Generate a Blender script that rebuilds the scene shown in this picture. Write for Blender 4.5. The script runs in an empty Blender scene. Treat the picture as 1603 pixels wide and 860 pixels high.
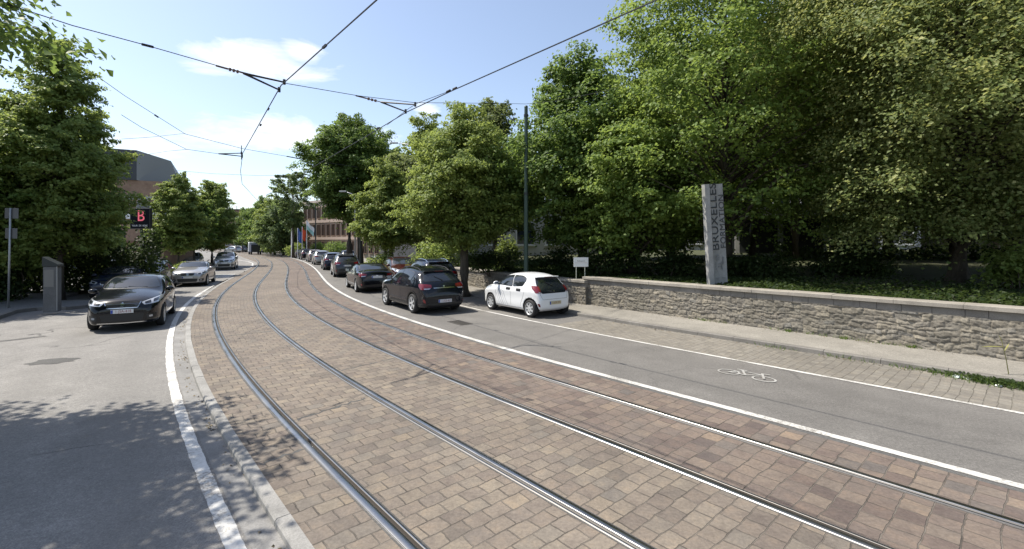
import bpy, bmesh, math, random
import numpy as np
from mathutils import Vector, Matrix
from mathutils.bvhtree import BVHTree

SC = bpy.context.scene
COL = SC.collection
random.seed(7)

# ------------------------------------------------------------------ camera, sky, sun, exposure
FPX, EYE, HOR, CX, PW = 720.0, 2.55, 380.0, 801.5, 1603.0
cam_d = bpy.data.cameras.new("camera")
cam = bpy.data.objects.new("camera", cam_d)
COL.objects.link(cam)
cam.location = (0, 0, EYE)
cam.rotation_euler = (math.radians(90), 0, 0)
cam_d.sensor_width = 36
cam_d.lens = FPX / PW * 36
cam_d.shift_y = -(430 - HOR) / PW
cam_d.clip_start = 0.05
cam_d.clip_end = 3000
SC.camera = cam

SUN_SHADOW = Vector((0.60, -0.12, -1.0)).normalized()      # direction the light travels
SUN_EL = math.asin(-SUN_SHADOW.z)
SUN_AZ = math.atan2(-SUN_SHADOW.x, -SUN_SHADOW.y)          # from +Y towards +X
world = bpy.data.worlds.new("World")
SC.world = world
world.use_nodes = True
wn, wl = world.node_tree.nodes, world.node_tree.links
wn.clear()
def WN(t, **k):
    n = wn.new(t)
    for a, b in k.items():
        setattr(n, a, b)
    return n
def wm(op, a, b=None):
    n = WN('ShaderNodeMath', operation=op)
    for i, v in enumerate((a, b)):
        if v is None: continue
        if isinstance(v, (int, float)): n.inputs[i].default_value = v
        else: wl.new(v, n.inputs[i])
    return n.outputs[0]
sky = WN('ShaderNodeTexSky', sky_type='NISHITA', sun_disc=False)
sky.sun_elevation = SUN_EL
sky.sun_rotation = SUN_AZ
sky.altitude = 60; sky.air_density = 1.0; sky.dust_density = 1.3; sky.ozone_density = 1.6
tc = WN('ShaderNodeTexCoord')
sep = WN('ShaderNodeSeparateXYZ'); wl.new(tc.outputs['Generated'], sep.inputs[0])
az = wm('ARCTAN2', sep.outputs[0], sep.outputs[1])
el = wm('ARCSINE', sep.outputs[2])
# clouds live on directions of the sky: noise over (azimuth, elevation), gathered into a few soft banks
cmb = WN('ShaderNodeCombineXYZ')
wl.new(wm('MULTIPLY', az, 7.0), cmb.inputs[0]); wl.new(wm('MULTIPLY', el, 20.0), cmb.inputs[1])
nz = WN('ShaderNodeTexNoise'); nz.inputs['Scale'].default_value = 1.0; nz.inputs['Detail'].default_value = 8; nz.inputs['Roughness'].default_value = 0.62
nz.inputs['Distortion'].default_value = 0.4
wl.new(cmb.outputs[0], nz.inputs['Vector'])
banks = [(-0.50, .335, .125, .036, 1.0), (-0.43, .355, .05, .03, .9), (-0.46, .205, .16, .038, 1.0), (-0.60, .20, .10, .035, .5), (-0.58, .305, .07, .02, .7),
         (-0.185, .275, .035, .02, .75), (-0.27, .22, .06, .03, .6), (-0.40, .13, .2, .03, .55), (-0.75, .16, .15, .05, .6), (-1.4, .3, .3, .1, .9),
         (.9, .4, .4, .08, .8), (2.4, .35, .5, .12, .9), (-2.4, .5, .5, .1, .8), (3.0, .2, .4, .08, .8)]
tot = None
for a0, e0, ra, re, w in banks:
    da = wm('DIVIDE', wm('SUBTRACT', az, a0), ra); de = wm('DIVIDE', wm('SUBTRACT', el, e0), re)
    r2 = wm('ADD', wm('MULTIPLY', da, da), wm('MULTIPLY', de, de))
    g = wm('MULTIPLY', wm('EXPONENT', wm('MULTIPLY', r2, -0.9)), w)
    tot = g if tot is None else wm('MAXIMUM', tot, g)
dens = wm('MULTIPLY', wm('SUBTRACT', wm('ADD', wm('MULTIPLY', tot, 0.55), nz.outputs['Fac']), 0.735), 3.2)
dens_c = WN('ShaderNodeClamp'); wl.new(dens, dens_c.inputs[0])
fac = wm('MULTIPLY', dens_c.outputs[0], 0.92)
bg1 = WN('ShaderNodeBackground'); bg1.inputs[1].default_value = 0.128
bg2 = WN('ShaderNodeBackground'); bg2.inputs[0].default_value = (1, 1, 1, 1); bg2.inputs[1].default_value = .80
hs = WN('ShaderNodeHueSaturation'); hs.inputs['Saturation'].default_value = .86
wl.new(sky.outputs[0], hs.inputs['Color']); wl.new(hs.outputs[0], bg1.inputs[0])
mx = WN('ShaderNodeMixShader')
wl.new(fac, mx.inputs[0]); wl.new(bg1.outputs[0], mx.inputs[1]); wl.new(bg2.outputs[0], mx.inputs[2])
out = WN('ShaderNodeOutputWorld'); wl.new(mx.outputs[0], out.inputs[0])

sun_d = bpy.data.lights.new("sun", 'SUN')
sun_d.energy = 4.5
sun_d.angle = math.radians(0.53)
sun_d.color = (1.0, 0.94, 0.83)
sun = bpy.data.objects.new("sun", sun_d)
COL.objects.link(sun)
sun.rotation_euler = SUN_SHADOW.to_track_quat('-Z', 'Y').to_euler()
vs = SC.view_settings
vs.view_transform = 'Standard'; vs.look = 'None'; vs.gamma = 1.0; vs.use_curve_mapping = False
vs.exposure = 0.75
SC.cycles.max_bounces = 8; SC.cycles.diffuse_bounces = 5; SC.cycles.glossy_bounces = 3
SC.cycles.transmission_bounces = 4; SC.cycles.transparent_max_bounces = 6
SC.cycles.caustics_reflective = False; SC.cycles.caustics_refractive = False
SC.cycles.sample_clamp_indirect = 6.0

# ------------------------------------------------------------------ helpers
def tag(o, label=None, cat=None, group=None, kind=None):
    if label: o['label'] = label
    if cat: o['category'] = cat
    if group: o['group'] = group
    if kind: o['kind'] = kind
    return o
def empty(name, loc=(0, 0, 0), rz=0.0):
    o = bpy.data.objects.new(name, None)
    o.empty_display_size = 0.2
    COL.objects.link(o); o.location = loc; o.rotation_euler = (0, 0, rz)
    return o
def mesh_obj(name, V, F, mats=(), parent=None, smooth=False, mi=None, uv=None):
    me = bpy.data.meshes.new(name)
    V = np.asarray(V, dtype=np.float32).reshape(-1, 3)
    me.from_pydata(V.tolist(), [], [tuple(int(i) for i in f) for f in F]) if not isinstance(F, np.ndarray) else fast_fill(me, V, F)
    return finish(name, me, mats, parent, smooth, mi, uv)
def fast_fill(me, V, F):
    n, k = F.shape
    me.vertices.add(len(V)); me.vertices.foreach_set('co', V.ravel())
    me.loops.add(n * k); me.loops.foreach_set('vertex_index', F.astype(np.int32).ravel())
    me.polygons.add(n); me.polygons.foreach_set('loop_start', (np.arange(n) * k).astype(np.int32))
    try: me.polygons.foreach_set('loop_total', np.full(n, k, np.int32))
    except Exception: pass
    me.update(calc_edges=True)
def finish(name, me, mats, parent, smooth, mi=None, uv=None):
    for m in (mats if isinstance(mats, (list, tuple)) else [mats]):
        me.materials.append(m)
    if mi is not None: me.polygons.foreach_set('material_index', np.asarray(mi, np.int32))
    if uv is not None:
        l = me.uv_layers.new(name='UVMap')
        vi = np.empty(len(me.loops), np.int32); me.loops.foreach_get('vertex_index', vi)
        l.data.foreach_set('uv', np.asarray(uv, np.float32)[vi].ravel())
    if smooth: me.polygons.foreach_set('use_smooth', np.ones(len(me.polygons), bool))
    me.update()
    o = bpy.data.objects.new(name, me)
    COL.objects.link(o)
    if parent: o.parent = parent
    return o
class MB:
    """collects simple shapes into one mesh"""
    def __init__(s): s.V = []; s.F = []; s.M = []
    def add(s, V, F, m=0):
        b = len(s.V); s.V += [tuple(v) for v in V]; s.F += [tuple(i + b for i in f) for f in F]; s.M += [m] * len(F); return s
    def box(s, c, size, rz=0.0, m=0, bev=0.0, mat=None):
        bm = bmesh.new(); bmesh.ops.create_cube(bm, size=1.0)
        bmesh.ops.scale(bm, vec=size, verts=bm.verts)
        if bev: bmesh.ops.bevel(bm, geom=bm.edges[:], offset=bev, segments=2, affect='EDGES', profile=.5)
        M = Matrix.Translation(c) @ Matrix.Rotation(rz, 4, 'Z')
        if mat is not None: M = mat @ M
        bm.verts.index_update()
        s.add([M @ v.co for v in bm.verts], [[v.index for v in f.verts] for f in bm.faces], m); bm.free(); return s
    def tube(s, P, r, n=6, m=0, cap=True):
        P = [Vector(p) for p in P]; R = r if isinstance(r, (list, tuple)) else [r] * len(P)
        V = []; F = []
        for i, p in enumerate(P):
            d = (P[min(i + 1, len(P) - 1)] - P[max(i - 1, 0)]).normalized()
            a = d.cross(Vector((0, 0, 1)))
            if a.length < 1e-3: a = d.cross(Vector((1, 0, 0)))
            a.normalize(); b = d.cross(a)
            for k in range(n):
                t = 2 * math.pi * k / n
                V.append(p + (a * math.cos(t) + b * math.sin(t)) * R[i])
        for i in range(len(P) - 1):
            for k in range(n):
                k2 = (k + 1) % n
                F.append((i * n + k, i * n + k2, (i + 1) * n + k2, (i + 1) * n + k))
        if cap: F.append(tuple(range(n))[::-1]); F.append(tuple(range((len(P) - 1) * n, len(P) * n)))
        return s.add(V, F, m)
    def lathe(s, prof, n=16, M=None, m=0):
        V = []; F = []
        for r, z in prof:
            for k in range(n):
                t = 2 * math.pi * k / n; v = Vector((r * math.cos(t), r * math.sin(t), z)); V.append(M @ v if M else v)
        for i in range(len(prof) - 1):
            for k in range(n):
                k2 = (k + 1) % n; F.append((i * n + k, i * n + k2, (i + 1) * n + k2, (i + 1) * n + k))
        return s.add(V, F, m)
    def prism(s, poly, z0, z1, m=0, M=None):
        n = len(poly); V = [Vector((x, y, z0)) for x, y in poly] + [Vector((x, y, z1)) for x, y in poly]
        if M: V = [M @ v for v in V]
        return s.add(V, [tuple(range(n))[::-1], tuple(range(n, 2 * n))] + [(i, (i + 1) % n, n + (i + 1) % n, n + i) for i in range(n)], m)
    def build(s, name, mats, parent=None, smooth=False):
        return mesh_obj(name, s.V, s.F, mats, parent, smooth, s.M)
def P3(px, py, Y):
    """a point of the place from its bearing in the photograph and its measured distance"""
    return Vector(((px - CX) * Y / FPX, Y, EYE - (py - HOR) * Y / FPX))
def gnd(px, py, z=0.0):
    Y = (EYE - z) * FPX / (py - HOR)
    return Vector(((px - CX) * Y / FPX, Y, z))

# ------------------------------------------------------------------ materials
def mat(name, col=(.5, .5, .5), rough=.6, metal=0.0, spec=.5, coat=0.0, emit=None):
    m = bpy.data.materials.new(name); m.use_nodes = True
    b = m.node_tree.nodes['Principled BSDF']
    b.inputs['Base Color'].default_value = (*col, 1); b.inputs['Roughness'].default_value = rough
    b.inputs['Metallic'].default_value = metal; b.inputs['Specular IOR Level'].default_value = spec
    b.inputs['Coat Weight'].default_value = coat
    if coat: b.inputs['Coat Roughness'].default_value = .04
    if emit: b.inputs['Emission Color'].default_value = (*emit[0], 1); b.inputs['Emission Strength'].default_value = emit[1]
    return m
class NT:
    def __init__(s, m): s.m = m; s.t = m.node_tree; s.n = s.t.nodes; s.l = s.t.links; s.b = s.n['Principled BSDF']
    def new(s, t, **k):
        x = s.n.new(t)
        for a, b in k.items(): setattr(x, a, b)
        return x
    def put(s, v, i):
        if hasattr(v, 'is_linked') or hasattr(v, 'links'): s.l.new(v, i)
        elif isinstance(v, (tuple, list)) and len(v) == 3 and i.type == 'RGBA': i.default_value = (*v, 1)
        else: i.default_value = v
    def math(s, op, a, b=None, c=None, clamp=False):
        x = s.new('ShaderNodeMath', operation=op, use_clamp=clamp)
        for i, v in enumerate((a, b, c)):
            if v is not None: s.put(v, x.inputs[i])
        return x.outputs[0]
    def mix(s, f, a, b, bt='MIX'):
        x = s.new('ShaderNodeMix', data_type='RGBA', blend_type=bt)
        s.put(f, x.inputs[0]); s.put(a, x.inputs[6]); s.put(b, x.inputs[7]); return x.outputs[2]
    def noise(s, vec, scale, detail=4, rough=.55, dist=0.0):
        x = s.new('ShaderNodeTexNoise'); s.l.new(vec, x.inputs['Vector'])
        x.inputs['Scale'].default_value = scale; x.inputs['Detail'].default_value = detail; x.inputs['Roughness'].default_value = rough; x.inputs['Distortion'].default_value = dist
        return x.outputs['Fac']
    def ramp(s, f, stops, interp='LINEAR'):
        x = s.new('ShaderNodeValToRGB'); s.l.new(f, x.inputs[0]); r = x.color_ramp; r.interpolation = interp
        while len(r.elements) < len(stops): r.elements.new(.5)
        for e, (p, c) in zip(r.elements, stops):
            e.position = p; e.color = (*c, 1) if len(c) == 3 else c
        return x.outputs[0]
    def range(s, f, a, b, c=0.0, d=1.0):
        x = s.new('ShaderNodeMapRange'); s.l.new(f, x.inputs[0])
        for i, v in enumerate((a, b, c, d)): x.inputs[i + 1].default_value = v
        return x.outputs[0]
    def coord(s, k='Object'): return s.new('ShaderNodeTexCoord').outputs[k]
    def scale(s, vec, v):
        x = s.new('ShaderNodeMapping'); s.l.new(vec, x.inputs[0]); x.inputs['Scale'].default_value = v; return x.outputs[0]
    def bump(s, h, strength, dist):
        x = s.new('ShaderNodeBump'); x.inputs['Strength'].default_value = strength; x.inputs['Distance'].default_value = dist
        s.l.new(h, x.inputs['Height']); s.l.new(x.outputs[0], s.b.inputs['Normal']); return x
G3 = lambda v: (v, v, v)

def asphalt(name, base, tint=(1, .975, .94), cracks=0.0, contrast=1.0, tracks=()):
    m = mat(name, rough=.85, spec=.35); t = NT(m); co = t.coord()
    big = t.noise(co, .22, 4, .6); mid = t.noise(co, 1.6, 5, .65); fine = t.noise(co, 70, 3, .7); grit = t.noise(co, 260, 2, .6)
    v = t.math('ADD', t.math('MULTIPLY', big, .55 * contrast), t.math('MULTIPLY', mid, .45 * contrast))
    lo, hi = base * .72, base * 1.32
    c = t.ramp(v, [(.30, tuple(lo * k for k in tint)), (.72, tuple(hi * k for k in tint))])
    sp = t.ramp(fine, [(.30, G3(.55)), (.5, G3(.98)), (.72, G3(1.5))])
    c = t.mix(.75, c, sp, 'MULTIPLY')
    med = t.noise(co, 26, 3, .75)
    c = t.mix(.7, c, t.ramp(med, [(.28, G3(.66)), (.5, G3(1)), (.72, G3(1.36))]), 'MULTIPLY')
    sp2 = t.ramp(grit, [(.35, G3(.7)), (.6, G3(1.1)), (.75, G3(1.6))])
    c = t.mix(.45, c, sp2, 'MULTIPLY')
    # old oil and tyre stains
    st = t.noise(t.scale(co, (.35, .22, 1)), 1.1, 5, .6, .6)
    c = t.mix(t.range(st, .56, .70, 0, .38), c, tuple(base * .45 * k for k in tint))
    sd = t.noise(co, .9, 6, .7)
    c = t.mix(t.range(sd, .60, .78, 0, .35), c, tuple(base * 1.75 * k for k in (1, .96, .88)))
    if tracks:                                     # tyre-polished paths follow the lane
        su = t.new('ShaderNodeSeparateXYZ'); t.l.new(t.coord('UV'), su.inputs[0]); acc = None
        for o_ in tracks:
            d_ = t.math('DIVIDE', t.math('SUBTRACT', su.outputs[0], o_), .34); g_ = t.math('EXPONENT', t.math('MULTIPLY', t.math('MULTIPLY', d_, d_), -1.0)); acc = g_ if acc is None else t.math('MAXIMUM', acc, g_)
        c = t.mix(t.math('MULTIPLY', acc, t.range(mid, .3, .7, .12, .42)), c, tuple(base * .68 * k for k in tint))
    if cracks:
        vo = t.new('ShaderNodeTexVoronoi', feature='DISTANCE_TO_EDGE'); wv = t.new('ShaderNodeVectorMath', operation='ADD')
        nn = t.new('ShaderNodeTexNoise'); t.l.new(co, nn.inputs['Vector']); nn.inputs['Scale'].default_value = .9; nn.inputs['Detail'].default_value = 5
        t.l.new(co, wv.inputs[0]); t.l.new(nn.outputs['Color'], wv.inputs[1]); t.l.new(wv.outputs[0], vo.inputs['Vector']); vo.inputs['Scale'].default_value = .28
        ck = t.range(vo.outputs['Distance'], .0, .009, 1, 0)
        gate = t.range(t.noise(co, .5, 2), .47, .58)
        c = t.mix(t.math('MULTIPLY', t.math('MULTIPLY', ck, gate), cracks), c, G3(.03))
    t.l.new(c, t.b.inputs['Base Color'])
    t.bump(t.math('ADD', fine, t.math('MULTIPLY', grit, .5)), .35, .006)
    return m

def stone_setts(name, cw, ch, stops, mortar, mw=.008, val=1.0, joint_bump=.010, uv=True, squash=None):
    """setts or blocks laid in courses across the track; UV is metres along / across the curve"""
    m = mat(name, rough=.8, spec=.3); t = NT(m); co = t.coord('UV')
    nn = t.new('ShaderNodeTexNoise'); t.l.new(co, nn.inputs['Vector']); nn.inputs['Scale'].default_value = 1.4; nn.inputs['Detail'].default_value = 2
    off = t.new('ShaderNodeVectorMath', operation='SUBTRACT'); t.l.new(nn.outputs['Color'], off.inputs[0]); off.inputs[1].default_value = (.5, .5, .5)
    sc = t.new('ShaderNodeVectorMath', operation='SCALE'); t.l.new(off.outputs[0], sc.inputs[0]); sc.inputs['Scale'].default_value = .09
    n2 = t.new('ShaderNodeTexNoise'); t.l.new(co, n2.inputs['Vector']); n2.inputs['Scale'].default_value = 9; n2.inputs['Detail'].default_value = 3
    off2 = t.new('ShaderNodeVectorMath', operation='SUBTRACT'); t.l.new(n2.outputs['Color'], off2.inputs[0]); off2.inputs[1].default_value = (.5, .5, .5)
    sc2 = t.new('ShaderNodeVectorMath', operation='SCALE'); t.l.new(off2.outputs[0], sc2.inputs[0]); sc2.inputs['Scale'].default_value = .034
    add = t.new('ShaderNodeVectorMath', operation='ADD'); t.l.new(co, add.inputs[0]); t.l.new(sc.outputs[0], add.inputs[1])
    add2 = t.new('ShaderNodeVectorMath', operation='ADD'); t.l.new(add.outputs[0], add2.inputs[0]); t.l.new(sc2.outputs[0], add2.inputs[1])
    br = t.new('ShaderNodeTexBrick'); br.offset = .5; br.squash = 1.0
    t.l.new(add2.outputs[0], br.inputs['Vector'])
    br.inputs['Color1'].default_value = (0, 0, 0, 1); br.inputs['Color2'].default_value = (1, 1, 1, 1); br.inputs['Mortar'].default_value = (.5, .5, .5, 1)
    br.inputs['Scale'].default_value = 1.0; br.inputs['Mortar Size'].default_value = mw; br.inputs['Mortar Smooth'].default_value = .35; br.inputs['Bias'].default_value = 0
    br.inputs['Brick Width'].default_value = cw; br.inputs['Row Height'].default_value = ch
    c = t.ramp(br.outputs['Color'], stops)
    o = t.coord()
    cloud = t.noise(o, 30, 5, .7); big = t.noise(o, .35, 4, .6); pat = t.noise(o, 5.5, 5, .65)
    c = t.mix(.8, c, t.ramp(cloud, [(.25, G3(.66)), (.5, G3(1)), (.75, G3(1.34))]), 'MULTIPLY')
    c = t.mix(.7, c, t.ramp(pat, [(.3, (.72, .70, .72)), (.5, G3(1)), (.72, (1.28, 1.2, 1.1))]), 'MULTIPLY')
    c = t.mix(.9, c, t.ramp(big, [(.3, G3(.82)), (.7, G3(1.16))]), 'MULTIPLY')
    st = t.noise(t.scale(o, (.5, .35, 1)), 1.5, 6, .65, .7)
    c = t.mix(t.range(st, .57, .72, 0, .45), c, (.10, .095, .09))
    # joints open and close: in places filled level with pale grit
    jf = t.noise(o, 3.5, 4, .7)
    jc = t.ramp(jf, [(.35, tuple(x * .55 for x in mortar)), (.65, tuple(x * 1.5 for x in mortar))])
    c = t.mix(t.math('MULTIPLY', br.outputs['Fac'], .92), c, jc)
    t.l.new(c, t.b.inputs['Base Color'])
    h = t.math('SUBTRACT', t.math('ADD', t.math('MULTIPLY', cloud, .22), t.math('MULTIPLY', t.noise(o, 9, 3), .35)), br.outputs['Fac'])
    h = t.math('ADD', h, t.math('MULTIPLY', br.outputs['Color'], .25))
    t.bump(h, .95, joint_bump)
    return m

M = {}
M['asphalt_left'] = asphalt('asphalt_left', .20, (1, .955, .90), cracks=.8, tracks=(-3.9, -5.3, -8.2))
M['asphalt_right'] = asphalt('asphalt_right', .15, (1, .945, .885), contrast=.95, cracks=.45, tracks=(3.95, 5.35))
M['asphalt_edge'] = asphalt('asphalt_edge', .10)
M['pavement'] = asphalt('pavement', .265, (1, .935, .83), contrast=.8)
M['pavement_left'] = asphalt('pavement_left', .16)
M['setts'] = stone_setts('setts', .235, .19, [(0, (0.122, 0.105, 0.089)), (.14, (0.146, 0.121, 0.102)), (.28, (0.171, 0.143, 0.116)), (.42, (0.154, 0.130, 0.110)), (.56, (0.185, 0.157, 0.127)), (.70, (0.160, 0.133, 0.110)), (.84, (0.192, 0.163, 0.129)), (.93, (0.141, 0.125, 0.109)), (1.0, (0.205, 0.167, 0.126))], (.10, .087, .074), mw=.0075, joint_bump=.016)
M['setts_far'] = stone_setts('setts_wide', .235, .225, [(0, (0.096, 0.077, 0.070)), (.14, (0.128, 0.099, 0.085)), (.28, (0.156, 0.124, 0.103)), (.42, (0.133, 0.107, 0.094)), (.56, (0.171, 0.138, 0.113)), (.70, (0.138, 0.108, 0.093)), (.84, (0.179, 0.144, 0.116)), (.93, (0.113, 0.100, 0.092)), (1.0, (0.192, 0.148, 0.113))], (.10, .087, .074), mw=.0075, joint_bump=.016)
M['bay'] = stone_setts('bay_blocks', .21, .15, [(0, (.165, .152, .132)), (.5, (.185, .17, .148)), (1, (.205, .19, .165))], (.125, .115, .095), mw=.006)
def concrete(name, base, tint=(1, .97, .92)):
    m = mat(name, rough=.8, spec=.3); t = NT(m); co = t.coord()
    a = t.noise(co, 1.3, 5, .65); f = t.noise(co, 60, 3, .7)
    c = t.ramp(a, [(.3, tuple(base * .75 * k for k in tint)), (.7, tuple(base * 1.25 * k for k in tint))])
    c = t.mix(.7, c, t.ramp(f, [(.3, G3(.72)), (.7, G3(1.28))]), 'MULTIPLY')
    s = t.noise(co, 4, 6, .7); c = t.mix(t.range(s, .56, .75, 0, .5), c, tuple(base * .45 * k for k in tint))
    t.l.new(c, t.b.inputs['Base Color']); t.bump(f, .3, .004); return m
M['kerb'] = concrete('kerb', .25)
M['kerb_dark'] = concrete('kerb_dark', .16, (1, .94, .86))
M['gutter'] = concrete('gutter', .20, (1, .97, .93))
M['concrete'] = concrete('concrete', .32)
M['coping'] = concrete('coping', .27, (1, .92, .80))
def paint_line(name, col=.60):
    m = mat(name, rough=.6); t = NT(m); co = t.coord()
    n = t.noise(co, 26, 6, .75); b = t.noise(co, 1.7, 4, .6)
    w = t.math('ADD', t.math('MULTIPLY', n, .6), t.math('MULTIPLY', b, .5))
    c = t.ramp(w, [(.44, (.22, .205, .185)), (.52, (col * .78, col * .76, col * .72)), (.70, (col, col * .985, col * .95))])
    t.l.new(c, t.b.inputs['Base Color']); t.bump(n, .3, .003); return m
M['line'] = paint_line('line_paint')
M['line_worn'] = paint_line('line_paint_worn', .62)
m = M['steel'] = mat('rail_steel', (.42, .41, .40), .28, 1.0); t = NT(m); co = t.coord('UV')
n = t.noise(t.scale(co, (30, .7, 1)), 1.0, 3, .5); n2 = t.noise(t.coord(), 1.1, 4)
t.l.new(t.ramp(n, [(.3, (.27, .265, .26)), (.65, (.37, .365, .36))]), t.b.inputs['Base Color'])
t.l.new(t.range(n2, .35, .65, .24, .36), t.b.inputs['Roughness'])
M['groove'] = mat('rail_groove', (.035, .028, .022), .8)
M['rail_side'] = mat('rail_side', (.17, .16, .15), .45, .8)
M['bitumen'] = asphalt('bitumen', .085)
m = M['earth'] = mat('earth', rough=.95); t = NT(m); co = t.coord()
t.l.new(t.ramp(t.noise(co, .8, 6, .7), [(.3, (.035, .03, .018)), (.55, (.05, .06, .022)), (.75, (.085, .075, .04))]), t.b.inputs['Base Color']); t.bump(t.noise(co, 20, 4), .6, .03)

# ------------------------------------------------------------------ the curve of the tracks (metres along s, metres across o)
_c = [(2.99, 2.78), (1.86, 4.08), (.71, 5.37), (-.44, 6.65), (-1.56, 7.92), (-2.67, 9.22), (-3.76, 10.56), (-4.83, 11.92), (-5.87, 13.3), (-6.88, 14.69), (-7.85, 16.1), (-8.79, 17.53), (-9.71, 18.98), (-10.59, 20.45), (-11.44, 21.94), (-12.27, 23.45), (-13.07, 24.97), (-13.85, 26.51), (-14.62, 28.05), (-15.37, 29.6), (-16.11, 31.16), (-16.85, 32.72), (-17.59, 34.29), (-18.32, 35.85), (-19.06, 37.42), (-19.8, 38.98), (-20.55, 40.54), (-21.3, 42.1), (-22.06, 43.66), (-22.82, 45.21), (-23.6, 46.75), (-24.37, 48.29), (-25.16, 49.83), (-25.95, 51.35), (-26.74, 52.87), (-27.54, 54.39), (-28.34, 55.89), (-29.15, 57.39), (-29.96, 58.88), (-30.77, 60.36)]
pre = [(2.99 + .655 * k, 2.78 - .755 * k) for k in (24, 20, 16, 12, 9, 6, 4, 2)]
post = []
x, y, ang = -30.77, 60.36, math.atan2(.872, -.49)
for i in range(90):
    ang += (.006 if i < 26 else .001)
    x += 2.2 * math.cos(ang); y += 2.2 * math.sin(ang); post.append((x, y))
cp = np.array(pre + _c + post, float)
_k = np.hstack([[0], np.cumsum(np.hypot(*np.diff(cp, axis=0).T))])
_ss = np.arange(0, _k[-1], .25)
CUR = np.c_[np.interp(_ss, _k, cp[:, 0]), np.interp(_ss, _k, cp[:, 1])]
ker = np.hanning(27); ker /= ker.sum()
_pad = np.vstack([2 * CUR[0] - CUR[13:0:-1], CUR, 2 * CUR[-1] - CUR[-2:-15:-1]])
CUR = np.c_[np.convolve(_pad[:, 0], ker, 'valid'), np.convolve(_pad[:, 1], ker, 'valid')]
_d = np.gradient(CUR, axis=0); TAN = _d / np.hypot(*_d.T)[:, None]; NRM = np.c_[TAN[:, 1], -TAN[:, 0]]
SLEN = _ss[-1]
S0 = 24.0                                   # s = 24 is abreast of the camera's feet
def cat_s(s):
    i = np.clip(np.asarray(s, float) / .25, 0, len(CUR) - 1.001); k = i.astype(int); f = (i - k)[..., None]
    p = CUR[k] * (1 - f) + CUR[k + 1] * f; n = NRM[k] * (1 - f) + NRM[k + 1] * f; t = TAN[k] * (1 - f) + TAN[k + 1] * f
    return p, n, t
def so(s, o, z=0.0):
    p, n, t = cat_s(np.array([s])); q = p[0] + n[0] * o
    return Vector((q[0], q[1], z)), math.atan2(t[0][1], t[0][0])
def to_so(x, y):
    d = (CUR[:, 0] - x) ** 2 + (CUR[:, 1] - y) ** 2; j = int(np.argmin(d))
    return _ss[j], float((np.array([x, y]) - CUR[j]) @ NRM[j])
def ribbon(name, prof, s0, s1, mats, ds=.5, mi=None, parent=None, smooth=False, closed=False):
    """sweep a cross profile [(o, z), ...] along the curve; o may be a function of s"""
    s = np.arange(s0, s1 + 1e-6, ds); p, n, t = cat_s(s); k = len(prof)
    V = np.empty((len(s), k, 3)); U = np.empty((len(s), k, 2))
    for j, (o, z) in enumerate(prof):
        ov = o(s) if callable(o) else np.full(len(s), o)
        V[:, j, :2] = p + n * ov[:, None]; V[:, j, 2] = z(s) if callable(z) else z
        U[:, j, 0] = ov; U[:, j, 1] = s                           # courses run across the track
    F = []; MI = []
    a = np.arange(len(s) - 1)[:, None] * k
    for j in range(k - 1):
        F.append(np.hstack([a + j, a + j + 1, a + k + j + 1, a + k + j])); MI += [(mi[j] if mi else 0)] * (len(s) - 1)
    return mesh_obj(name, V.reshape(-1, 3), np.vstack(F), mats, parent, smooth, MI, U.reshape(-1, 2))
def lin(pairs):
    a = np.array(pairs, float); return lambda s: np.interp(s, a[:, 0], a[:, 1])
def struct(o): o['kind'] = 'structure'; return o

# ------------------------------------------------------------------ ground, roads, track bed
big = 1500
struct(mesh_obj('ground', [(-big, -big, -.16), (big, -big, -.16), (big, big, -.16), (-big, big, -.16)], [(0, 1, 2, 3)], M['earth']))
SE = 236.0
LK = lin([(0, -2.92), (60, -2.92), (64, -2.9), (75, -2.75), (84, -2.45), (90, -2.5), (96, -3.0), (110, -3.6), (300, -3.6)])
struct(ribbon('left_road', [(-18.0, -.06), (-9, -.06), (lambda s: LK(s) + .01, -.06)], 0, SE, M['asphalt_left'], .5))
struct(ribbon('right_road', [(2.9, -.004), (8.12, -.004)], 0, SE, M['asphalt_right']))
RO = [-2.15, -.74, .75, 2.11]
RW = .092                                        # half width of the slot each rail sits in
slots = [(lambda s: LK(s) + .14)] + [v for o in RO for v in (o - RW, o + RW)] + [2.93]
for i in range(5):
    a, b = slots[2 * i], slots[2 * i + 1]
    nm = 'setts_paving'
    struct(ribbon(nm, [(a, .0), (b, .0)], 0, SE, M['setts'] if i < 3 else M['setts_far'], .25))
struct(ribbon('track_gap', [(2.93, -.003), (3.02, -.001)], 0, SE, M['asphalt_edge'], .5))
# the four grooved rails
rail_lab = ['leftmost grooved tram rail, nearest the left kerb', 'second grooved tram rail from the left kerb',
            'third grooved tram rail from the left kerb', 'rightmost grooved tram rail, nearest the white lane line']
for i, o in enumerate(RO):
    sg = 1 if i % 2 == 0 else -1                 # side of the groove: towards the middle of its own track
    pr = [(-RW, .001), (-.074, .003), (-.071, .007), (-.064, .0125), (-.03, .0145), (.002, .0125), (.009, .008), (.011, -.03), (.040, -.03), (.042, .006), (.047, .010), (.068, .0095), (.073, .003), (RW, .001)]
    mi = [2, 3, 0, 0, 0, 0, 3, 1, 1, 3, 0, 3, 2]
    pr = [(o + sg * a, z) for a, z in pr]
    if sg < 0: pr = pr[::-1]; mi = mi[::-1]
    r = ribbon('tram_rail', pr, 0, SE, [M['steel'], M['groove'], M['bitumen'], M['rail_side']], .25, mi)
    tag(r, rail_lab[i], 'tram rail', 'tram rails set in the paving')
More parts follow.
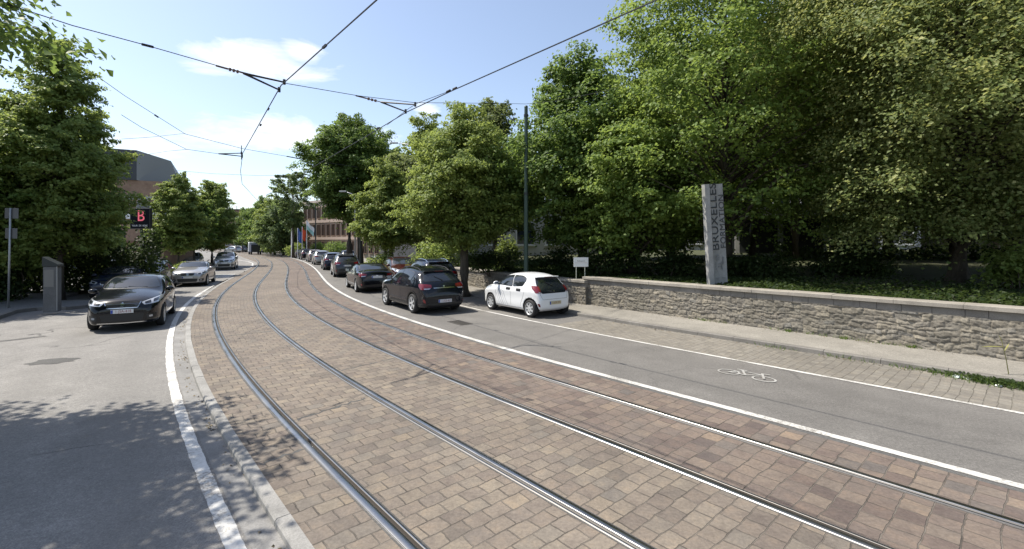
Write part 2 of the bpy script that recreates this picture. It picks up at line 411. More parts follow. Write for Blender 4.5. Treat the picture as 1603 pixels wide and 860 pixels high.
# left edge: gutter strip, kerb stones
struct(ribbon('gutter', [(lambda s: LK(s) - .235, -.054), (LK, -.054)], 0, 62, M['gutter'], .5))
def kerb_stones(s0, s1):
    mb = MB(); s = s0
    while s < s1:
        L = .95; pts = []
        dz = random.uniform(-.004, .004); dn = random.uniform(-.004, .004)
        for ss in (s + .004, s + L / 2, s + L - .004):
            o = float(LK(ss)) + dn
            pts.append([so(ss, o, -.06)[0], so(ss, o + .004, -.012 + dz)[0], so(ss, o + .022, .010 + dz)[0], so(ss, o + .135, .010 + dz)[0], so(ss, o + .138, -.02)[0]])
        V = [v for r in pts for v in r]; F = []
        for i in range(2):
            for j in range(4): F.append((i * 5 + j, i * 5 + j + 1, i * 5 + 6 + j, i * 5 + 5 + j))
        F += [(0, 1, 2, 3, 4)[::-1], (10, 11, 12, 13, 14)]
        mb.add(V, F); s += L
    return mb
struct(kerb_stones(0, 62).build('left_kerb', M['kerb']))
struct(kerb_stones(70.5, 150).build('left_kerb', M['kerb']))
# painted lines
LW = lin([(0, -3.25), (50, -3.25), (56, -3.15), (62, -3.0)])
rag = lambda s, k: .003 * np.sin(s * 7.1 + k) + .0025 * np.sin(s * 17.7 + 2 * k) + .002 * np.sin(s * 43 + k)
struct(ribbon('road_line', [(lambda s: LW(s) - .07 + rag(s, 1), -.054), (lambda s: LW(s) + .07 + rag(s, 4), -.054)], 0, 61.5, M['line'], .06))
LW2 = lin([(84, -2.7), (90, -2.8), (96, -3.3), (106, -4.8), (112, -6.5)])
struct(ribbon('road_line', [(lambda s: LW2(s) - .11, -.054), (lambda s: LW2(s) + .05, -.054)], 82, 110, M['line'], .5))
struct(ribbon('road_line', [(lambda s: 3.03 + rag(s, 2), .003), (lambda s: 3.17 + rag(s, 5), .003)], 0, 110, M['line'], .06))
struct(ribbon('road_line', [(lambda s: 6.13 + rag(s, 3), .003), (lambda s: 6.225 + rag(s, 7), .003)], 0, 60, M['line_worn'], .06))
for k in range(4):
    a = 63.6 + k * 1.15
    struct(ribbon('road_line', [(-6.6, -.055), (-3.2, -.055)], a, a + .6, M['line_worn'], .3))
# block-paved parking bay, kerb and pavement on the right
s_car = to_so(1.3, 15.5)[0]
struct(ribbon('parking_bay', [(6.235, .0), (8.10, .0)], 0, s_car - 1.0, M['bay'], .5))
mb = MB(); s = 0.0
while s < 150:
    L = 1.0; z = .105 + random.uniform(-.004, .004); pts = []
    for ss in (s + .004, s + L / 2, s + L - .004):
        pts.append([so(ss, 8.10, -.02)[0], so(ss, 8.105, z - .02)[0], so(ss, 8.125, z)[0], so(ss, 8.255, z)[0], so(ss, 8.26, .05)[0]])
    V = [v for r in pts for v in r]; F = []
    for i in range(2):
        for j in range(4): F.append((i * 5 + j, i * 5 + j + 1, i * 5 + 6 + j, i * 5 + 5 + j))
    F += [(0, 1, 2, 3, 4)[::-1], (10, 11, 12, 13, 14)]
    mb.add(V, F); s += L
struct(mb.build('right_kerb', M['kerb_dark']))
struct(ribbon('right_pavement', [(8.255, .10), (9.2, .105), (12.2, .11)], 0, SE, M['pavement'], .5))
# drain grate beside the dark crossover
g0 = gnd(722, 506); sg_, og_ = to_so(g0.x, g0.y)
p, hd = so(sg_, og_, .0)
e = empty('drain_grate', p, hd); tag(e, 'rectangular dark drain grate flush in the right lane asphalt', 'drain grate')
mb = MB(); mb.box((0, 0, .0), (.92, .06, .012)); mb.V = []; mb.F = []; mb.M = []
for y_ in (-.2, .2): mb.box((0, y_, .0), (.86, .05, .012))
for x_ in (-.41, .41): mb.box((x_, 0, .0), (.05, .35, .012))
mb.build('grate_frame', mat('cast_iron', (.055, .05, .045), .7), e)
mb = MB()
for k in range(11): mb.box((-.34 + k * .068, 0, -.001), (.034, .345, .010))
mb.build('grate_bars', mat('cast_iron_worn', (.075, .068, .06), .6), e)
# repair patch in the left road
def blob(name, c, rx, ry, z, m_, rz=0, n=18, seed=1):
    r = random.Random(seed); V = []
    for k in range(n):
        a = 2 * math.pi * k / n; q = 1 + r.uniform(-.22, .22)
        x_, y_ = rx * q * math.cos(a), ry * q * math.sin(a)
        V.append((c.x + x_ * math.cos(rz) - y_ * math.sin(rz), c.y + x_ * math.sin(rz) + y_ * math.cos(rz), z))
    return struct(mesh_obj(name, V, [tuple(range(n))], m_))
M['patch'] = asphalt('patch', .08)
blob('road_patch', gnd(82, 566, -.06), .42, .3, -.055, M['patch'], .3)
blob('road_patch', gnd(33, 531, -.06), .5, .12, -.0555, M['patch'], .9, seed=3)
# left pavement: a slab with a rounded build-out
def off_pts(s0, s1, o, n=12): return [(so(s_, o)[0].x, so(s_, o)[0].y) for s_ in np.linspace(s0, s1, n)]
sA = to_so(-16.8, 17.8)[0]
lp = [(-6.5, -12), (-9.2, -2), (-13.4, 8.9), (-17.2, 15.3), (-18.3, 17.0), (-18.2, 17.6), (-17.2, 17.75)] + off_pts(sA + .5, sA + 2.2, -6.6, 4) + off_pts(sA + 3.2, sA + 17, -8.6, 10) + off_pts(sA + 18, sA + 24, -6.7, 5) + off_pts(sA + 32, sA + 60, -8.2, 14) + off_pts(sA + 62, 230, -9.5, 30)
far = [(-300, 300), (-300, -12)]
poly = lp + far
mb = MB(); mb.prism(poly, -.10, .055)
struct(mb.build('left_pavement', M['pavement_left']))
mb = MB()
for i in range(len(lp) - 1):
    a, b = Vector((*lp[i], 0)), Vector((*lp[i + 1], 0)); d = (b - a).normalized(); nn = Vector((d.y, -d.x, 0)) * .012
    L = (b - a).length; k = max(1, int(L / 1.0))
    for j in range(k):
        q0 = a + d * (L * j / k + .004); q1 = a + d * (L * (j + 1) / k - .004); w = Vector((-d.y, d.x, 0)) * .14
        mb.add([q0 + nn + Vector((0, 0, -.08)), q1 + nn + Vector((0, 0, -.08)), q1 + w + Vector((0, 0, -.08)), q0 + w + Vector((0, 0, -.08)), q0 + nn + Vector((0, 0, .065)), q1 + nn + Vector((0, 0, .065)), q1 + w + Vector((0, 0, .065)), q0 + w + Vector((0, 0, .065))],
               [(0, 1, 5, 4), (1, 2, 6, 5), (2, 3, 7, 6), (3, 0, 4, 7), (4, 5, 6, 7)])
struct(mb.build('left_pavement_kerb', M['kerb_dark']))
# planted bank behind the stone walls
bank_prof = [(10.3, .75), (10.32, .98), (12.5, 1.12), (16, 1.35), (24, 1.7), (60, 2.2)]
struct(ribbon('planted_bank', bank_prof, 0, 66, M['earth'], 1.0))
# dark repaired joints across the setts
def joint(s, oa, ob_, w, sk, seed):
    r_ = random.Random(seed); k = 14; A = []; B_ = []
    for i in range(k + 1):
        o_ = oa + (ob_ - oa) * i / k; c_ = s + sk * (i / k - .5) + r_.uniform(-.035, .035); h_ = w / 2 * r_.uniform(.35, 1.25)
        A.append(so(c_ - h_, o_, .0015)[0]); B_.append(so(c_ + h_, o_, .0015)[0])
    struct(mesh_obj('paving_joint', A + B_, [(i, i + 1, k + 2 + i, k + 1 + i) for i in range(k)], M['patch']))
gj = gnd(560, 634); sj = to_so(gj.x, gj.y)[0]
joint(sj, -2.02, -.9, .07, .25, 1); joint(sj - 1.2, -2.75, -2.25, .06, .1, 2); joint(sj + 2.1, -.62, .6, .05, .2, 3); joint(sj + 2.3, .86, 2.0, .045, .15, 4); joint(sj + 7.4, -2.0, 2.0, .05, .3, 5); joint(sj + 4.2, 2.2, 2.9, .05, .05, 6)
# bicycle symbol painted in the right lane
e0, e1 = gnd(1113, 577.5), gnd(1209, 596)
def line_poly(pts, w, z, mb):
    for a, b in zip(pts[:-1], pts[1:]):
        a = Vector(a); b = Vector(b); d = (b - a).normalized(); n_ = Vector((-d.y, d.x)) * w / 2; d = d * w * .3
        q = [a - d + n_, a - d - n_, b + d - n_, b + d + n_]; k = z + .0003 * (len(mb.F) % 5)
        mb.add([(v.x, v.y, k) for v in q], [(3, 2, 1, 0)])
mb = MB()
def circ(cx, cy, rx, ry, n=22): return [(cx + rx * math.cos(2 * math.pi * k / n), cy + ry * math.sin(2 * math.pi * k / n)) for k in range(n + 1)]
W1, W2 = (-.62, .0), (.62, .0)
line_poly(circ(-.62, 0, .37, .37), .075, .003, mb); line_poly(circ(.62, 0, .37, .37), .075, .003, mb)
line_poly([(-.62, 0), (-.3, .55), (.4, .55), (-.02, 0), (-.62, 0)], .085, .005, mb); line_poly([(-.02, 0), (-.36, .7)], .085, .007, mb); line_poly([(.62, 0), (.34, .72), (.58, .76)], .085, .009, mb); line_poly([(-.52, .7), (-.22, .7)], .10, .009, mb)
c0 = (e0 + e1) / 2; sb, ob = to_so(c0.x, c0.y); p, hd = so(sb, ob, .003)
o = struct(mb.build('bicycle_marking', paint_line('line_faded', .40))); o.location = p; o.rotation_euler = (0, 0, hd + math.pi); o.scale = (.52, .44, 1)
# ------------------------------------------------------------------ rubble walls: real relief, stone by stone
def vec_noise(u, v, seed, sc):
    r = np.random.RandomState(seed); k = r.uniform(-1, 1, (10, 2)) * sc; ph = r.uniform(0, 6.28, 10)
    return sum(np.sin(u * k[i, 0] + v * k[i, 1] + ph[i]) for i in range(10)) / 4.5
def wall_material(name):
    m = mat(name, rough=.88, spec=.25); t = NT(m); co = t.coord()
    at = t.new('ShaderNodeAttribute', attribute_name='stone'); sepx = t.new('ShaderNodeSeparateColor'); t.l.new(at.outputs['Color'], sepx.inputs[0])
    c = t.ramp(sepx.outputs[0], [(0, (.14, .128, .11)), (.25, (.215, .192, .156)), (.5, (.178, .164, .142)), (.75, (.255, .227, .18)), (1, (.168, .16, .146))])
    a = t.noise(co, 7, 6, .7); f = t.noise(co, 45, 4, .7); b = t.noise(co, .8, 4, .6)
    c = t.mix(.9, c, t.ramp(a, [(.28, G3(.55)), (.5, G3(1)), (.72, G3(1.35))]), 'MULTIPLY')
    c = t.mix(.6, c, t.ramp(f, [(.3, G3(.7)), (.7, G3(1.3))]), 'MULTIPLY')
    c = t.mix(t.range(b, .5, .7, 0, .4), c, (.075, .075, .06))
    c = t.mix(t.math('MULTIPLY', sepx.outputs[1], .8), c, (.165, .15, .125))
    t.l.new(c, t.b.inputs['Base Color']); t.bump(t.math('ADD', a, t.math('MULTIPLY', f, .6)), .6, .015); return m
M['rubble'] = wall_material('rubble_stone')
def rubble_wall(name, s0, s1, o, zt, seed, label, cat='stone wall', thick=.42, block_course=.17, cop=.10):
    r = np.random.RandomState(seed); L = s1 - s0; z0 = .02; zb = zt - cop - block_course; H = zb - z0
    du = .016; nu = int(L / du); nv = int(H / du)
    u = np.linspace(0, L, nu); v = np.linspace(0, H, nv); U, Vv = np.meshgrid(u, v, indexing='ij')
    uw = U + .05 * vec_noise(U, Vv, seed, 7) + .02 * vec_noise(U, Vv, seed + 5, 24); vw = Vv + .045 * vec_noise(U, Vv, seed + 1, 6) + .016 * vec_noise(U, Vv, seed + 6, 26)
    # courses of uneven height, stones of uneven length
    hs_ = []; q = -.1
    while q < H + .2: hs_.append(q); q += r.uniform(.07, .165)
    hs_ = np.array(hs_); row = np.clip(np.searchsorted(hs_, vw) - 1, 0, len(hs_) - 2)
    ev = np.minimum(vw - hs_[row], hs_[row + 1] - vw); eu = np.empty_like(ev); rnd = np.empty_like(ev); dep = np.empty_like(ev); tilt = np.empty_like(ev)
    for k in range(len(hs_) - 1):
        ms = row == k; ed = []; q = -1.0
        while q < L + 1: ed.append(q); q += r.uniform(.11, .36)
        ed = np.array(ed); id_ = np.clip(np.searchsorted(ed, uw[ms]) - 1, 0, len(ed) - 2)
        eu[ms] = np.minimum(uw[ms] - ed[id_], ed[id_ + 1] - uw[ms]); rv = r.rand(len(ed)); rd = r.rand(len(ed)); tl = r.uniform(-1, 1, (len(ed), 2))
        rnd[ms] = rv[id_]; dep[ms] = rd[id_]
        tilt[ms] = tl[id_, 0] * (uw[ms] - (ed[id_] + ed[id_ + 1]) / 2) * .14 + tl[id_, 1] * (vw[ms] - hs_[k] - .07) * .25
    ed_ = np.minimum(ev, eu); sm = np.clip(ed_ / .030, 0, 1); sm = sm * sm * (3 - 2 * sm)
    sm = .35 * sm + .65 * np.clip(ed_ / .012, 0, 1)
    d = sm * (.006 + .020 * dep + tilt * .8) + .005 * np.abs(vec_noise(U, Vv, seed + 2, 38)) + .006 * vec_noise(U, Vv, seed + 3, 80) + .003 * r.normal(size=U.shape)
    p, n, t = cat_s(s0 + U.ravel()); d = d.ravel()
    pos = np.empty((nu * nv, 3)); pos[:, :2] = p + n * (o - d)[:, None]; pos[:, 2] = z0 + Vv.ravel()
    ii = np.arange(nu - 1)[:, None] * nv + np.arange(nv - 1)[None, :]; ii = ii.ravel()
    F = np.c_[ii, ii + 1, ii + nv + 1, ii + nv]
    root = mesh_obj(name, pos, F, M['rubble'], None, True)
    ca = root.data.color_attributes.new('stone', 'FLOAT_COLOR', 'POINT'); colr = np.ones((nu * nv, 4), np.float32)
    colr[:, 0] = rnd.ravel(); colr[:, 1] = 1 - np.clip(ed_.ravel() / .012, 0, 1); ca.data.foreach_set('color', colr.ravel())
    tag(root, label, cat)
    # core behind the face
    ribbon('wall_core', [(o + .012, z0), (o + .012, zb), (o + .03, zb + .001), (o + thick, zb + .001), (o + thick, z0)], s0, s1, M['rubble'], .5, parent=root)
    mb = MB()
    for sa, sb_ in ((s0, s0 + .3), (s1 - .02, s1 - .3)):
        a = [so(sa, o - .03 if False else o, z0)[0], so(sa, o, zb)[0], so(sa, o + thick, zb)[0], so(sa, o + thick, z0)[0]]; mb.add(a, [(0, 1, 2, 3)])
    mb.build('wall_end', M['rubble'], root)
    # a course of dressed blocks and a row of coping slabs
    def slabs(nm, z_0, z_1, oa, ob_, lo, hi, m_, gap):
        mb = MB(); s = s0
        while s < s1:
            l = min(r.uniform(lo, hi), s1 - s + .001); j = r.uniform(-.006, .006); tz = r.uniform(-.006, .006)
            st = [s + gap, s + l / 2, s + l - gap] if l > .3 else [s + gap, s + l - gap]
            V = []; b_ = .014
            for q in st:
                for (oo, zz) in ((oa + j, z_0), (oa + j, z_1 - b_ + tz), (oa + j + b_, z_1 + tz), (ob_, z_1 + tz), (ob_, z_0)):
                    V.append(so(q, oo, zz)[0])
            Fq = []
            for i in range(len(st) - 1):
                for w in range(5): Fq.append((i * 5 + w, i * 5 + (w + 1) % 5, i * 5 + 5 + (w + 1) % 5, i * 5 + 5 + w))
            Fq += [(4, 3, 2, 1, 0), tuple(range((len(st) - 1) * 5, len(st) * 5))]
            mb.add(V, Fq); s += l
        return mb.build(nm, m_, root)
    slabs('block_course', zb + .002, zt - cop, o - .012, o + thick - .01, .32, .62, M['coping_block'], .004)
    slabs('coping', zt - cop + .002, zt, o - .075, o + thick + .03, .8, 1.25, M['coping'], .003)
    return root
M['coping_block'] = concrete('coping_block', .19, (1, .93, .83))
sW = to_so(2.35, 18.05)[0]
rubble_wall('rubble_wall', 8, sW, 10.02, 1.20, 11, 'grey rubble stone wall with flat coping running along the right pavement', thick=.40)
rubble_wall('rubble_wall', sW - .3, sW + 14, 9.86, 1.06, 23, 'lower stone wall seen past the white hatchback, behind the roadside tree trunk', thick=.5)
mb = MB()
pf = [(9.9, .0), (9.9, .95), (9.92, .98), (10.2, .98), (10.2, 0)]
o = ribbon('concrete_wall', pf, sW + 14.2, sW + 44, concrete('blue_concrete', .20, (.86, .95, 1.1)), .5)
tag(o, 'low blue-grey concrete wall beyond the stone walls, behind the queue of cars', 'wall')

# ------------------------------------------------------------------ trees
def leaf_mat(name, cols, trans=(.16, .22, .03), tmix=.48, hue_noise=.5, ns=.9):
    m = bpy.data.materials.new(name); m.use_nodes = True; t = NT(m)
    g = t.new('ShaderNodeNewGeometry'); co = t.coord()
    f = t.math('ADD', t.math('MULTIPLY', g.outputs['Random Per Island'], 1 - hue_noise), t.math('MULTIPLY', t.range(t.noise(co, ns, 3, .6), .3, .7), hue_noise), clamp=True)
    st = [(i / (len(cols) - 1), c) for i, c in enumerate(cols)]
    c = t.ramp(f, st)
    t.l.new(c, t.b.inputs['Base Color']); t.b.inputs['Roughness'].default_value = .5; t.b.inputs['Specular IOR Level'].default_value = .22
    tr = t.new('ShaderNodeBsdfTranslucent'); t.l.new(t.mix(.6, c, trans), tr.inputs['Color'])
    mxs = t.new('ShaderNodeMixShader'); mxs.inputs[0].default_value = tmix
    t.l.new(t.b.outputs[0], mxs.inputs[1]); t.l.new(tr.outputs[0], mxs.inputs[2]); t.l.new(mxs.outputs[0], t.n['Material Output'].inputs[0])
    return m
LM = {
 'linden': leaf_mat('leaf_linden', [(0.082, 0.127, 0.036), (0.141, 0.202, 0.055), (0.221, 0.283, 0.082), (0.332, 0.388, 0.131)], (0.448, 0.525, 0.135)),
 'flower': leaf_mat('leaf_linden_bloom', [(0.065, 0.100, 0.033), (0.112, 0.158, 0.047), (0.212, 0.250, 0.094), (0.527, 0.516, 0.241)], (0.440, 0.448, 0.136), hue_noise=.62, ns=1.5),
 'maple': leaf_mat('leaf_maple', [(0.070, 0.113, 0.028), (0.121, 0.187, 0.044), (0.177, 0.252, 0.062), (0.242, 0.318, 0.088)], (0.388, 0.482, 0.100)),
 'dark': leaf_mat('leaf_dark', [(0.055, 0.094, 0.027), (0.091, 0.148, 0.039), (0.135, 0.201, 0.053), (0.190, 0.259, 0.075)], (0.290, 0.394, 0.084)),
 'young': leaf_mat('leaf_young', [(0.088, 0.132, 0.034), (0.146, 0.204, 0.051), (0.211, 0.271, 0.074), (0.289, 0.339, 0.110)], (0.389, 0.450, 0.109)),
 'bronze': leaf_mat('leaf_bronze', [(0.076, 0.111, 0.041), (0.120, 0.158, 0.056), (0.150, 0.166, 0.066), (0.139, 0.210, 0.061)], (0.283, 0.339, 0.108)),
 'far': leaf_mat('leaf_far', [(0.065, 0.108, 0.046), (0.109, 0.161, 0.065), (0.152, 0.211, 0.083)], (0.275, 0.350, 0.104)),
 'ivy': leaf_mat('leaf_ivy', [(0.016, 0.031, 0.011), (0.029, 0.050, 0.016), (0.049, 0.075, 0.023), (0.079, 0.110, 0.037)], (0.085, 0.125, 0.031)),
}
m = M['bark'] = mat('bark', rough=.9); t = NT(m); co = t.coord()
t.l.new(t.ramp(t.noise(t.scale(co, (9, 9, 1.6)), 1.5, 6, .7), [(.3, (.035, .028, .02)), (.6, (.085, .07, .052)), (.8, (.13, .115, .09))]), t.b.inputs['Base Color']); t.bump(t.noise(t.scale(co, (14, 14, 2)), 1.5, 5), .8, .03)

def leaves(C, Nn, size, r, asp=.78, fold=.16):
    """C centres, Nn rough facing; each leaf is a folded four-point blade"""
    n = len(C)
    Nn = Nn / np.linalg.norm(Nn, axis=1, keepdims=True)
    tdir = r.normal(size=(n, 3)); tdir -= (tdir * Nn).sum(1, keepdims=True) * Nn; tdir /= np.linalg.norm(tdir, axis=1, keepdims=True)
    b = np.cross(Nn, tdir); L = size * r.uniform(.55, 1.45, (n, 1)); Wd = L * asp
    V = np.empty((n, 4, 3))
    V[:, 0] = C - tdir * L * .5; V[:, 2] = C + tdir * L * .5 - Nn * L * .10
    V[:, 1] = C + b * Wd * .5 + Nn * L * fold + tdir * L * .04; V[:, 3] = C - b * Wd * .5 + Nn * L * fold + tdir * L * .04
    k = np.arange(n)[:, None] * 4
    F = np.vstack([np.hstack([k, k + 1, k + 2]), np.hstack([k, k + 2, k + 3])])
    return V.reshape(-1, 3), F
def make_tree(name, label, base, H, rad, profile, z0, lm, seed, nclump=170, per=260, leaf=.14, flat=.42, clump=.95, trunk=.22, lobes=.18, lean=0.0, cat='tree', group=None, droop=.25, shell=.55, rxy=(1, 1), limbs=True, gaps=0.0, up=(.05, .75)):
    """profile: crown radius (0..1) against height (0..1 of the crown); z0 height of the crown's foot"""
    r = np.random.RandomState(seed); rr = random.Random(seed); nclump = int(nclump * 1.55); per = per * .66; clump *= .80; lobes *= 1.15
    root = empty(name, base); tag(root, label, cat, group)
    pr = np.array(profile, float); CH = (H - z0) * .96
    lob = r.uniform(0, 6.28, 6); lk = np.array([2, 3, 5, 7, 3, 4])
    def R(tn, th): return rad * .83 * np.interp(tn, pr[:, 0], pr[:, 1]) * (1 + lobes * (np.sin(lk[0] * th + lob[0] + tn * 5) * .5 + np.sin(lk[1] * th + lob[1] - tn * 9) * .4 + np.sin(lk[2] * th + lob[2] + tn * 14) * .35 + np.sin(lk[3] * th + lob[3] - tn * 21) * .25))
    # weight heights by area
    tg = np.linspace(0, 1, 60); w = np.interp(tg, pr[:, 0], pr[:, 1]) + .06; w /= w.sum()
    tn = np.clip(r.choice(tg, nclump, p=w) + r.uniform(-.01, .01, nclump), 0, 1); th = r.uniform(0, 6.2832, nclump)
    fr = shell + (1 - shell) * np.sqrt(r.rand(nclump)); fr = np.where(r.rand(nclump) < .16, fr * .55, fr)
    rr_ = R(tn, th) * fr * np.where(r.rand(nclump) < .22, r.uniform(1.0, 1.17, nclump), 1.0)
    cx, cy, cz = rr_ * np.cos(th) * rxy[0], rr_ * np.sin(th) * rxy[1], z0 + tn * CH
    cx += lean * cz
    C = np.c_[cx, cy, cz]
    csz = clump * (rad * .23 + .12) * r.uniform(.65, 1.35, nclump)
    if gaps: keep = r.rand(nclump) > gaps; C, csz, th, fr = C[keep], csz[keep], th[keep], fr[keep]; nclump = len(C)
    # leaves around each clump: a flattened, drooping spray
    cnt = np.maximum(20, (per * (csz / csz.mean()) ** 2)).astype(int); idx = np.repeat(np.arange(nclump), cnt); n = len(idx)
    out = np.c_[np.cos(th), np.sin(th), np.zeros(nclump)]
    rise = r.uniform(*up, nclump) + .35 * np.clip((C[:, 2] - z0) / CH - .75, 0, 1) * 4
    A = out + np.c_[np.zeros(nclump), np.zeros(nclump), rise] + r.normal(size=(nclump, 3)) * .38; A /= np.linalg.norm(A, axis=1, keepdims=True)
    tt = r.uniform(-1, 1, n); tt = np.where(r.rand(n) < .3, np.abs(tt), tt)
    g = r.normal(size=(n, 3)) * (1 - .55 * np.clip(tt, 0, 1))[:, None]
    g[:, 2] *= flat * 1.25
    P = C[idx] + A[idx] * (tt * csz[idx] * 1.35)[:, None] + g * (csz[idx] * .40)[:, None]
    P[:, 2] -= droop * (np.clip(tt, 0, 1) ** 2 * .9 + (g[:, 0] ** 2 + g[:, 1] ** 2) * .12) * csz[idx]
    Nn = np.array([0, 0, .85]) + out[idx] * .55 + g * .30 + r.normal(size=(n, 3)) * .5
    V, F = leaves(P, Nn, leaf, r)
    mesh_obj('crown', V, F, lm, root)
    # trunk and limbs
    mb = MB(); top = z0 + CH * .82
    pts = [Vector((lean * z + rr.uniform(-.03, .03) * z * .3, rr.uniform(-.03, .03) * z * .3, z)) for z in np.linspace(-.1, top, 8)]
    rads = [trunk * (1.25 if i == 0 else 1) * (1 - .85 * i / 7) + .012 for i in range(8)]
    mb.tube(pts, rads, 9)
    if limbs:
        for j in range(0, nclump, max(1, nclump // 110)):
            c = Vector(C[j]); hr = math.hypot(c.x, c.y); za = max(z0 * .55, min(top * .96, c.z - hr * rr.uniform(.25, .75)))
            a = Vector((lean * za, 0, za)); mid = a.lerp(c, .5) + Vector((rr.uniform(-.1, .1), rr.uniform(-.1, .1), .14)) * hr
            q = a.lerp(mid, .5) + Vector((0, 0, .03)) * hr
            r0 = max(.016, trunk * .34 * (1 - za / (top * 1.25)) * (hr / max(rad, .1)) ** .3)
            mb.tube([a, q, mid, c], [r0, r0 * .8, r0 * .55, .009], 5, cap=False)
    mb.build('trunk', M['bark'], root, True)
    return root
def copy_tree(o, parent=None):
    c = o.copy(); COL.objects.link(c)
    if parent: c.parent = parent
    for ch in list(o.children): copy_tree(ch, c)
    return c
def place(root, loc, rz=0.0, sc=1.0, label=None, group=None):
    root.location = loc; root.rotation_euler = (0, 0, rz); root.scale = (sc, sc, sc) if not isinstance(sc, tuple) else sc
    if label: root['label'] = label
    if group: root['group'] = group
    return root
EGG = [(0, .35), (.1, .75), (.25, .98), (.4, 1), (.6, .85), (.8, .55), (.93, .25), (1, .04)]
CONE = [(0, .5), (.08, .85), (.2, 1), (.4, .86), (.6, .62), (.8, .36), (.93, .15), (1, .03)]
ROUND = [(0, .45), (.12, .8), (.35, 1), (.6, .95), (.8, .72), (.93, .4), (1, .1)]
COL_ = [(0, .6), (.1, .85), (.3, 1), (.6, 1), (.85, .75), (1, .2)]
def gx(px, Y, z=0.0): return Vector(((px - CX) * Y / FPX, Y, z))

# right-hand bank, near to far
make_tree('linden_tree', 'huge pale-flowering linden tree filling the upper right corner above the stone wall', gx(1500, 14.4, 1.25), 13.5, 5.3, ROUND, 1.9, LM['flower'], 3, 290, 900, .092, .5, 1.12, .30, .24, droop=.4, shell=.62, rxy=(1.06, .95))
make_tree('linden_tree', 'dark second linden behind the huge flowering linden, at the right edge', gx(1585, 20.5, 1.5), 13, 5, ROUND, 1.6, LM['dark'], 41, 200, 260, .17, .5, 1.0, .28)
make_tree('maple_tree', 'tall maple with layered light green sprays behind the white pillar', gx(1135, 17.9, 1.25), 12.9, 4.4, COL_, 2.2, LM['maple'], 5, 280, 280, .125, .24, 1.0, .26, .22, droop=.22, shell=.62, gaps=.24)
make_tree('maple_tree', 'slim maple between the white pillar and the huge flowering linden', gx(1245, 23.5, 1.4), 14.5, 3.3, COL_, 4.0, LM['maple'], 6, 190, 260, .14, .28, 1.0, .22, .2, droop=.2, gaps=.34)
make_tree('chestnut_tree', 'big mid-green tree standing right of the green catenary pole', gx(912, 22.0, 1.2), 10.5, 3.7, EGG, 1.5, LM['dark'], 8, 240, 260, .155, .45, 1.0, .24, .24, droop=.35)
make_tree('chestnut_tree', 'broad low maple in front of the big mid-green tree, over the small white sign', gx(990, 19.8, 1.2), 7.2, 3.1, ROUND, 1.0, LM['maple'], 81, 170, 280, .13, .3, 1.0, .18, .2, droop=.25)
make_tree('chestnut_tree', 'tree with a pointed top rising behind the layered maple, left of the roof edge', gx(1050, 27.5, 1.5), 13.0, 4.0, EGG, 1.0, LM['maple'], 9, 200, 250, .18, .4, 1.05, .24)
make_tree('chestnut_tree', 'dark tree at the back of the bank, glimpsed under the layered maple', gx(1180, 28, 1.6), 15, 4.8, COL_, 4.4, LM['dark'], 10, 150, 230, .2, .45, 1.1, .26, gaps=.15)
make_tree('chestnut_tree', 'tall dark tree at the back of the bank behind the flowering linden', gx(1390, 26, 1.6), 15, 5, COL_, 2.2, LM['dark'], 101, 170, 230, .2, .45, 1.1, .26)
# roadside and mid distance, right
make_tree('roadside_tree', 'young bright green linden in the pavement, its trunk between the two nearest right-hand cars', gx(727, 21.8, .1), 8.9, 2.75, EGG, 2.5, LM['young'], 12, 230, 260, .125, .42, 1.0, .24, .26, droop=.3)
make_tree('roadside_tree', 'smaller yellow-green linden beside the kerb behind the black saloon', gx(604, 33.5, .1), 8.6, 2.35, CONE, 2.3, LM['young'], 13, 160, 220, .15, .42, 1.0, .12, .26)
make_tree('ash_tree', 'bronze-tinted tree rising behind the young bright green linden', gx(775, 30, 1.0), 10.8, 3.0, EGG, 2.2, LM['bronze'], 14, 170, 230, .17, .45, 1.0, .2)
make_tree('ash_tree', 'tree with a thin ragged top left of the young bright green linden', gx(668, 42, 1.0), 13.8, 3.3, EGG, 2.5, LM['young'], 15, 150, 210, .2, .45, .9, .22, .32, gaps=.15)
make_tree('ash_tree', 'brownish low-crowned tree between the two roadside lindens', gx(655, 37, 1.0), 9.0, 3.0, ROUND, 1.8, LM['bronze'], 16, 140, 210, .19, .45, 1.0, .2)
make_tree('ash_tree', 'green tree filling the gap behind the smaller yellow-green linden', gx(612, 50, 1.0), 12.0, 3.9, ROUND, 1.8, LM['maple'], 17, 150, 210, .22, .45, 1.0, .24)
make_tree('oak_tree', 'tallest dark tree of the middle distance, with two bare trunks on the lawn', gx(547, 48, .6), 14.9, 4.3, [(0, .3), (.15, .6), (.35, .9), (.6, 1), (.8, .85), (.93, .5), (1, .15)], 4.7, LM['dark'], 18, 260, 260, .21, .45, 1.0, .3, .28, droop=.4)
t2 = MB(); t2.tube([(1.05, .4, -.2), (1.0, .3, 2), (.8, .2, 5), (.3, .1, 7.5)], [.33, .27, .22, .1], 9); o = t2.build('trunk', M['bark'], bpy.data.objects['oak_tree'], True)
make_tree('locust_tree', 'slender airy tree with see-through crown left of the tallest dark tree', gx(459, 72, .3), 13.4, 3.4, [(0, .2), (.2, .4), (.4, .75), (.65, 1), (.85, .8), (1, .25)], 4.0, LM['far'], 19, 90, 170, .26, .45, .8, .2, .3, gaps=.25)
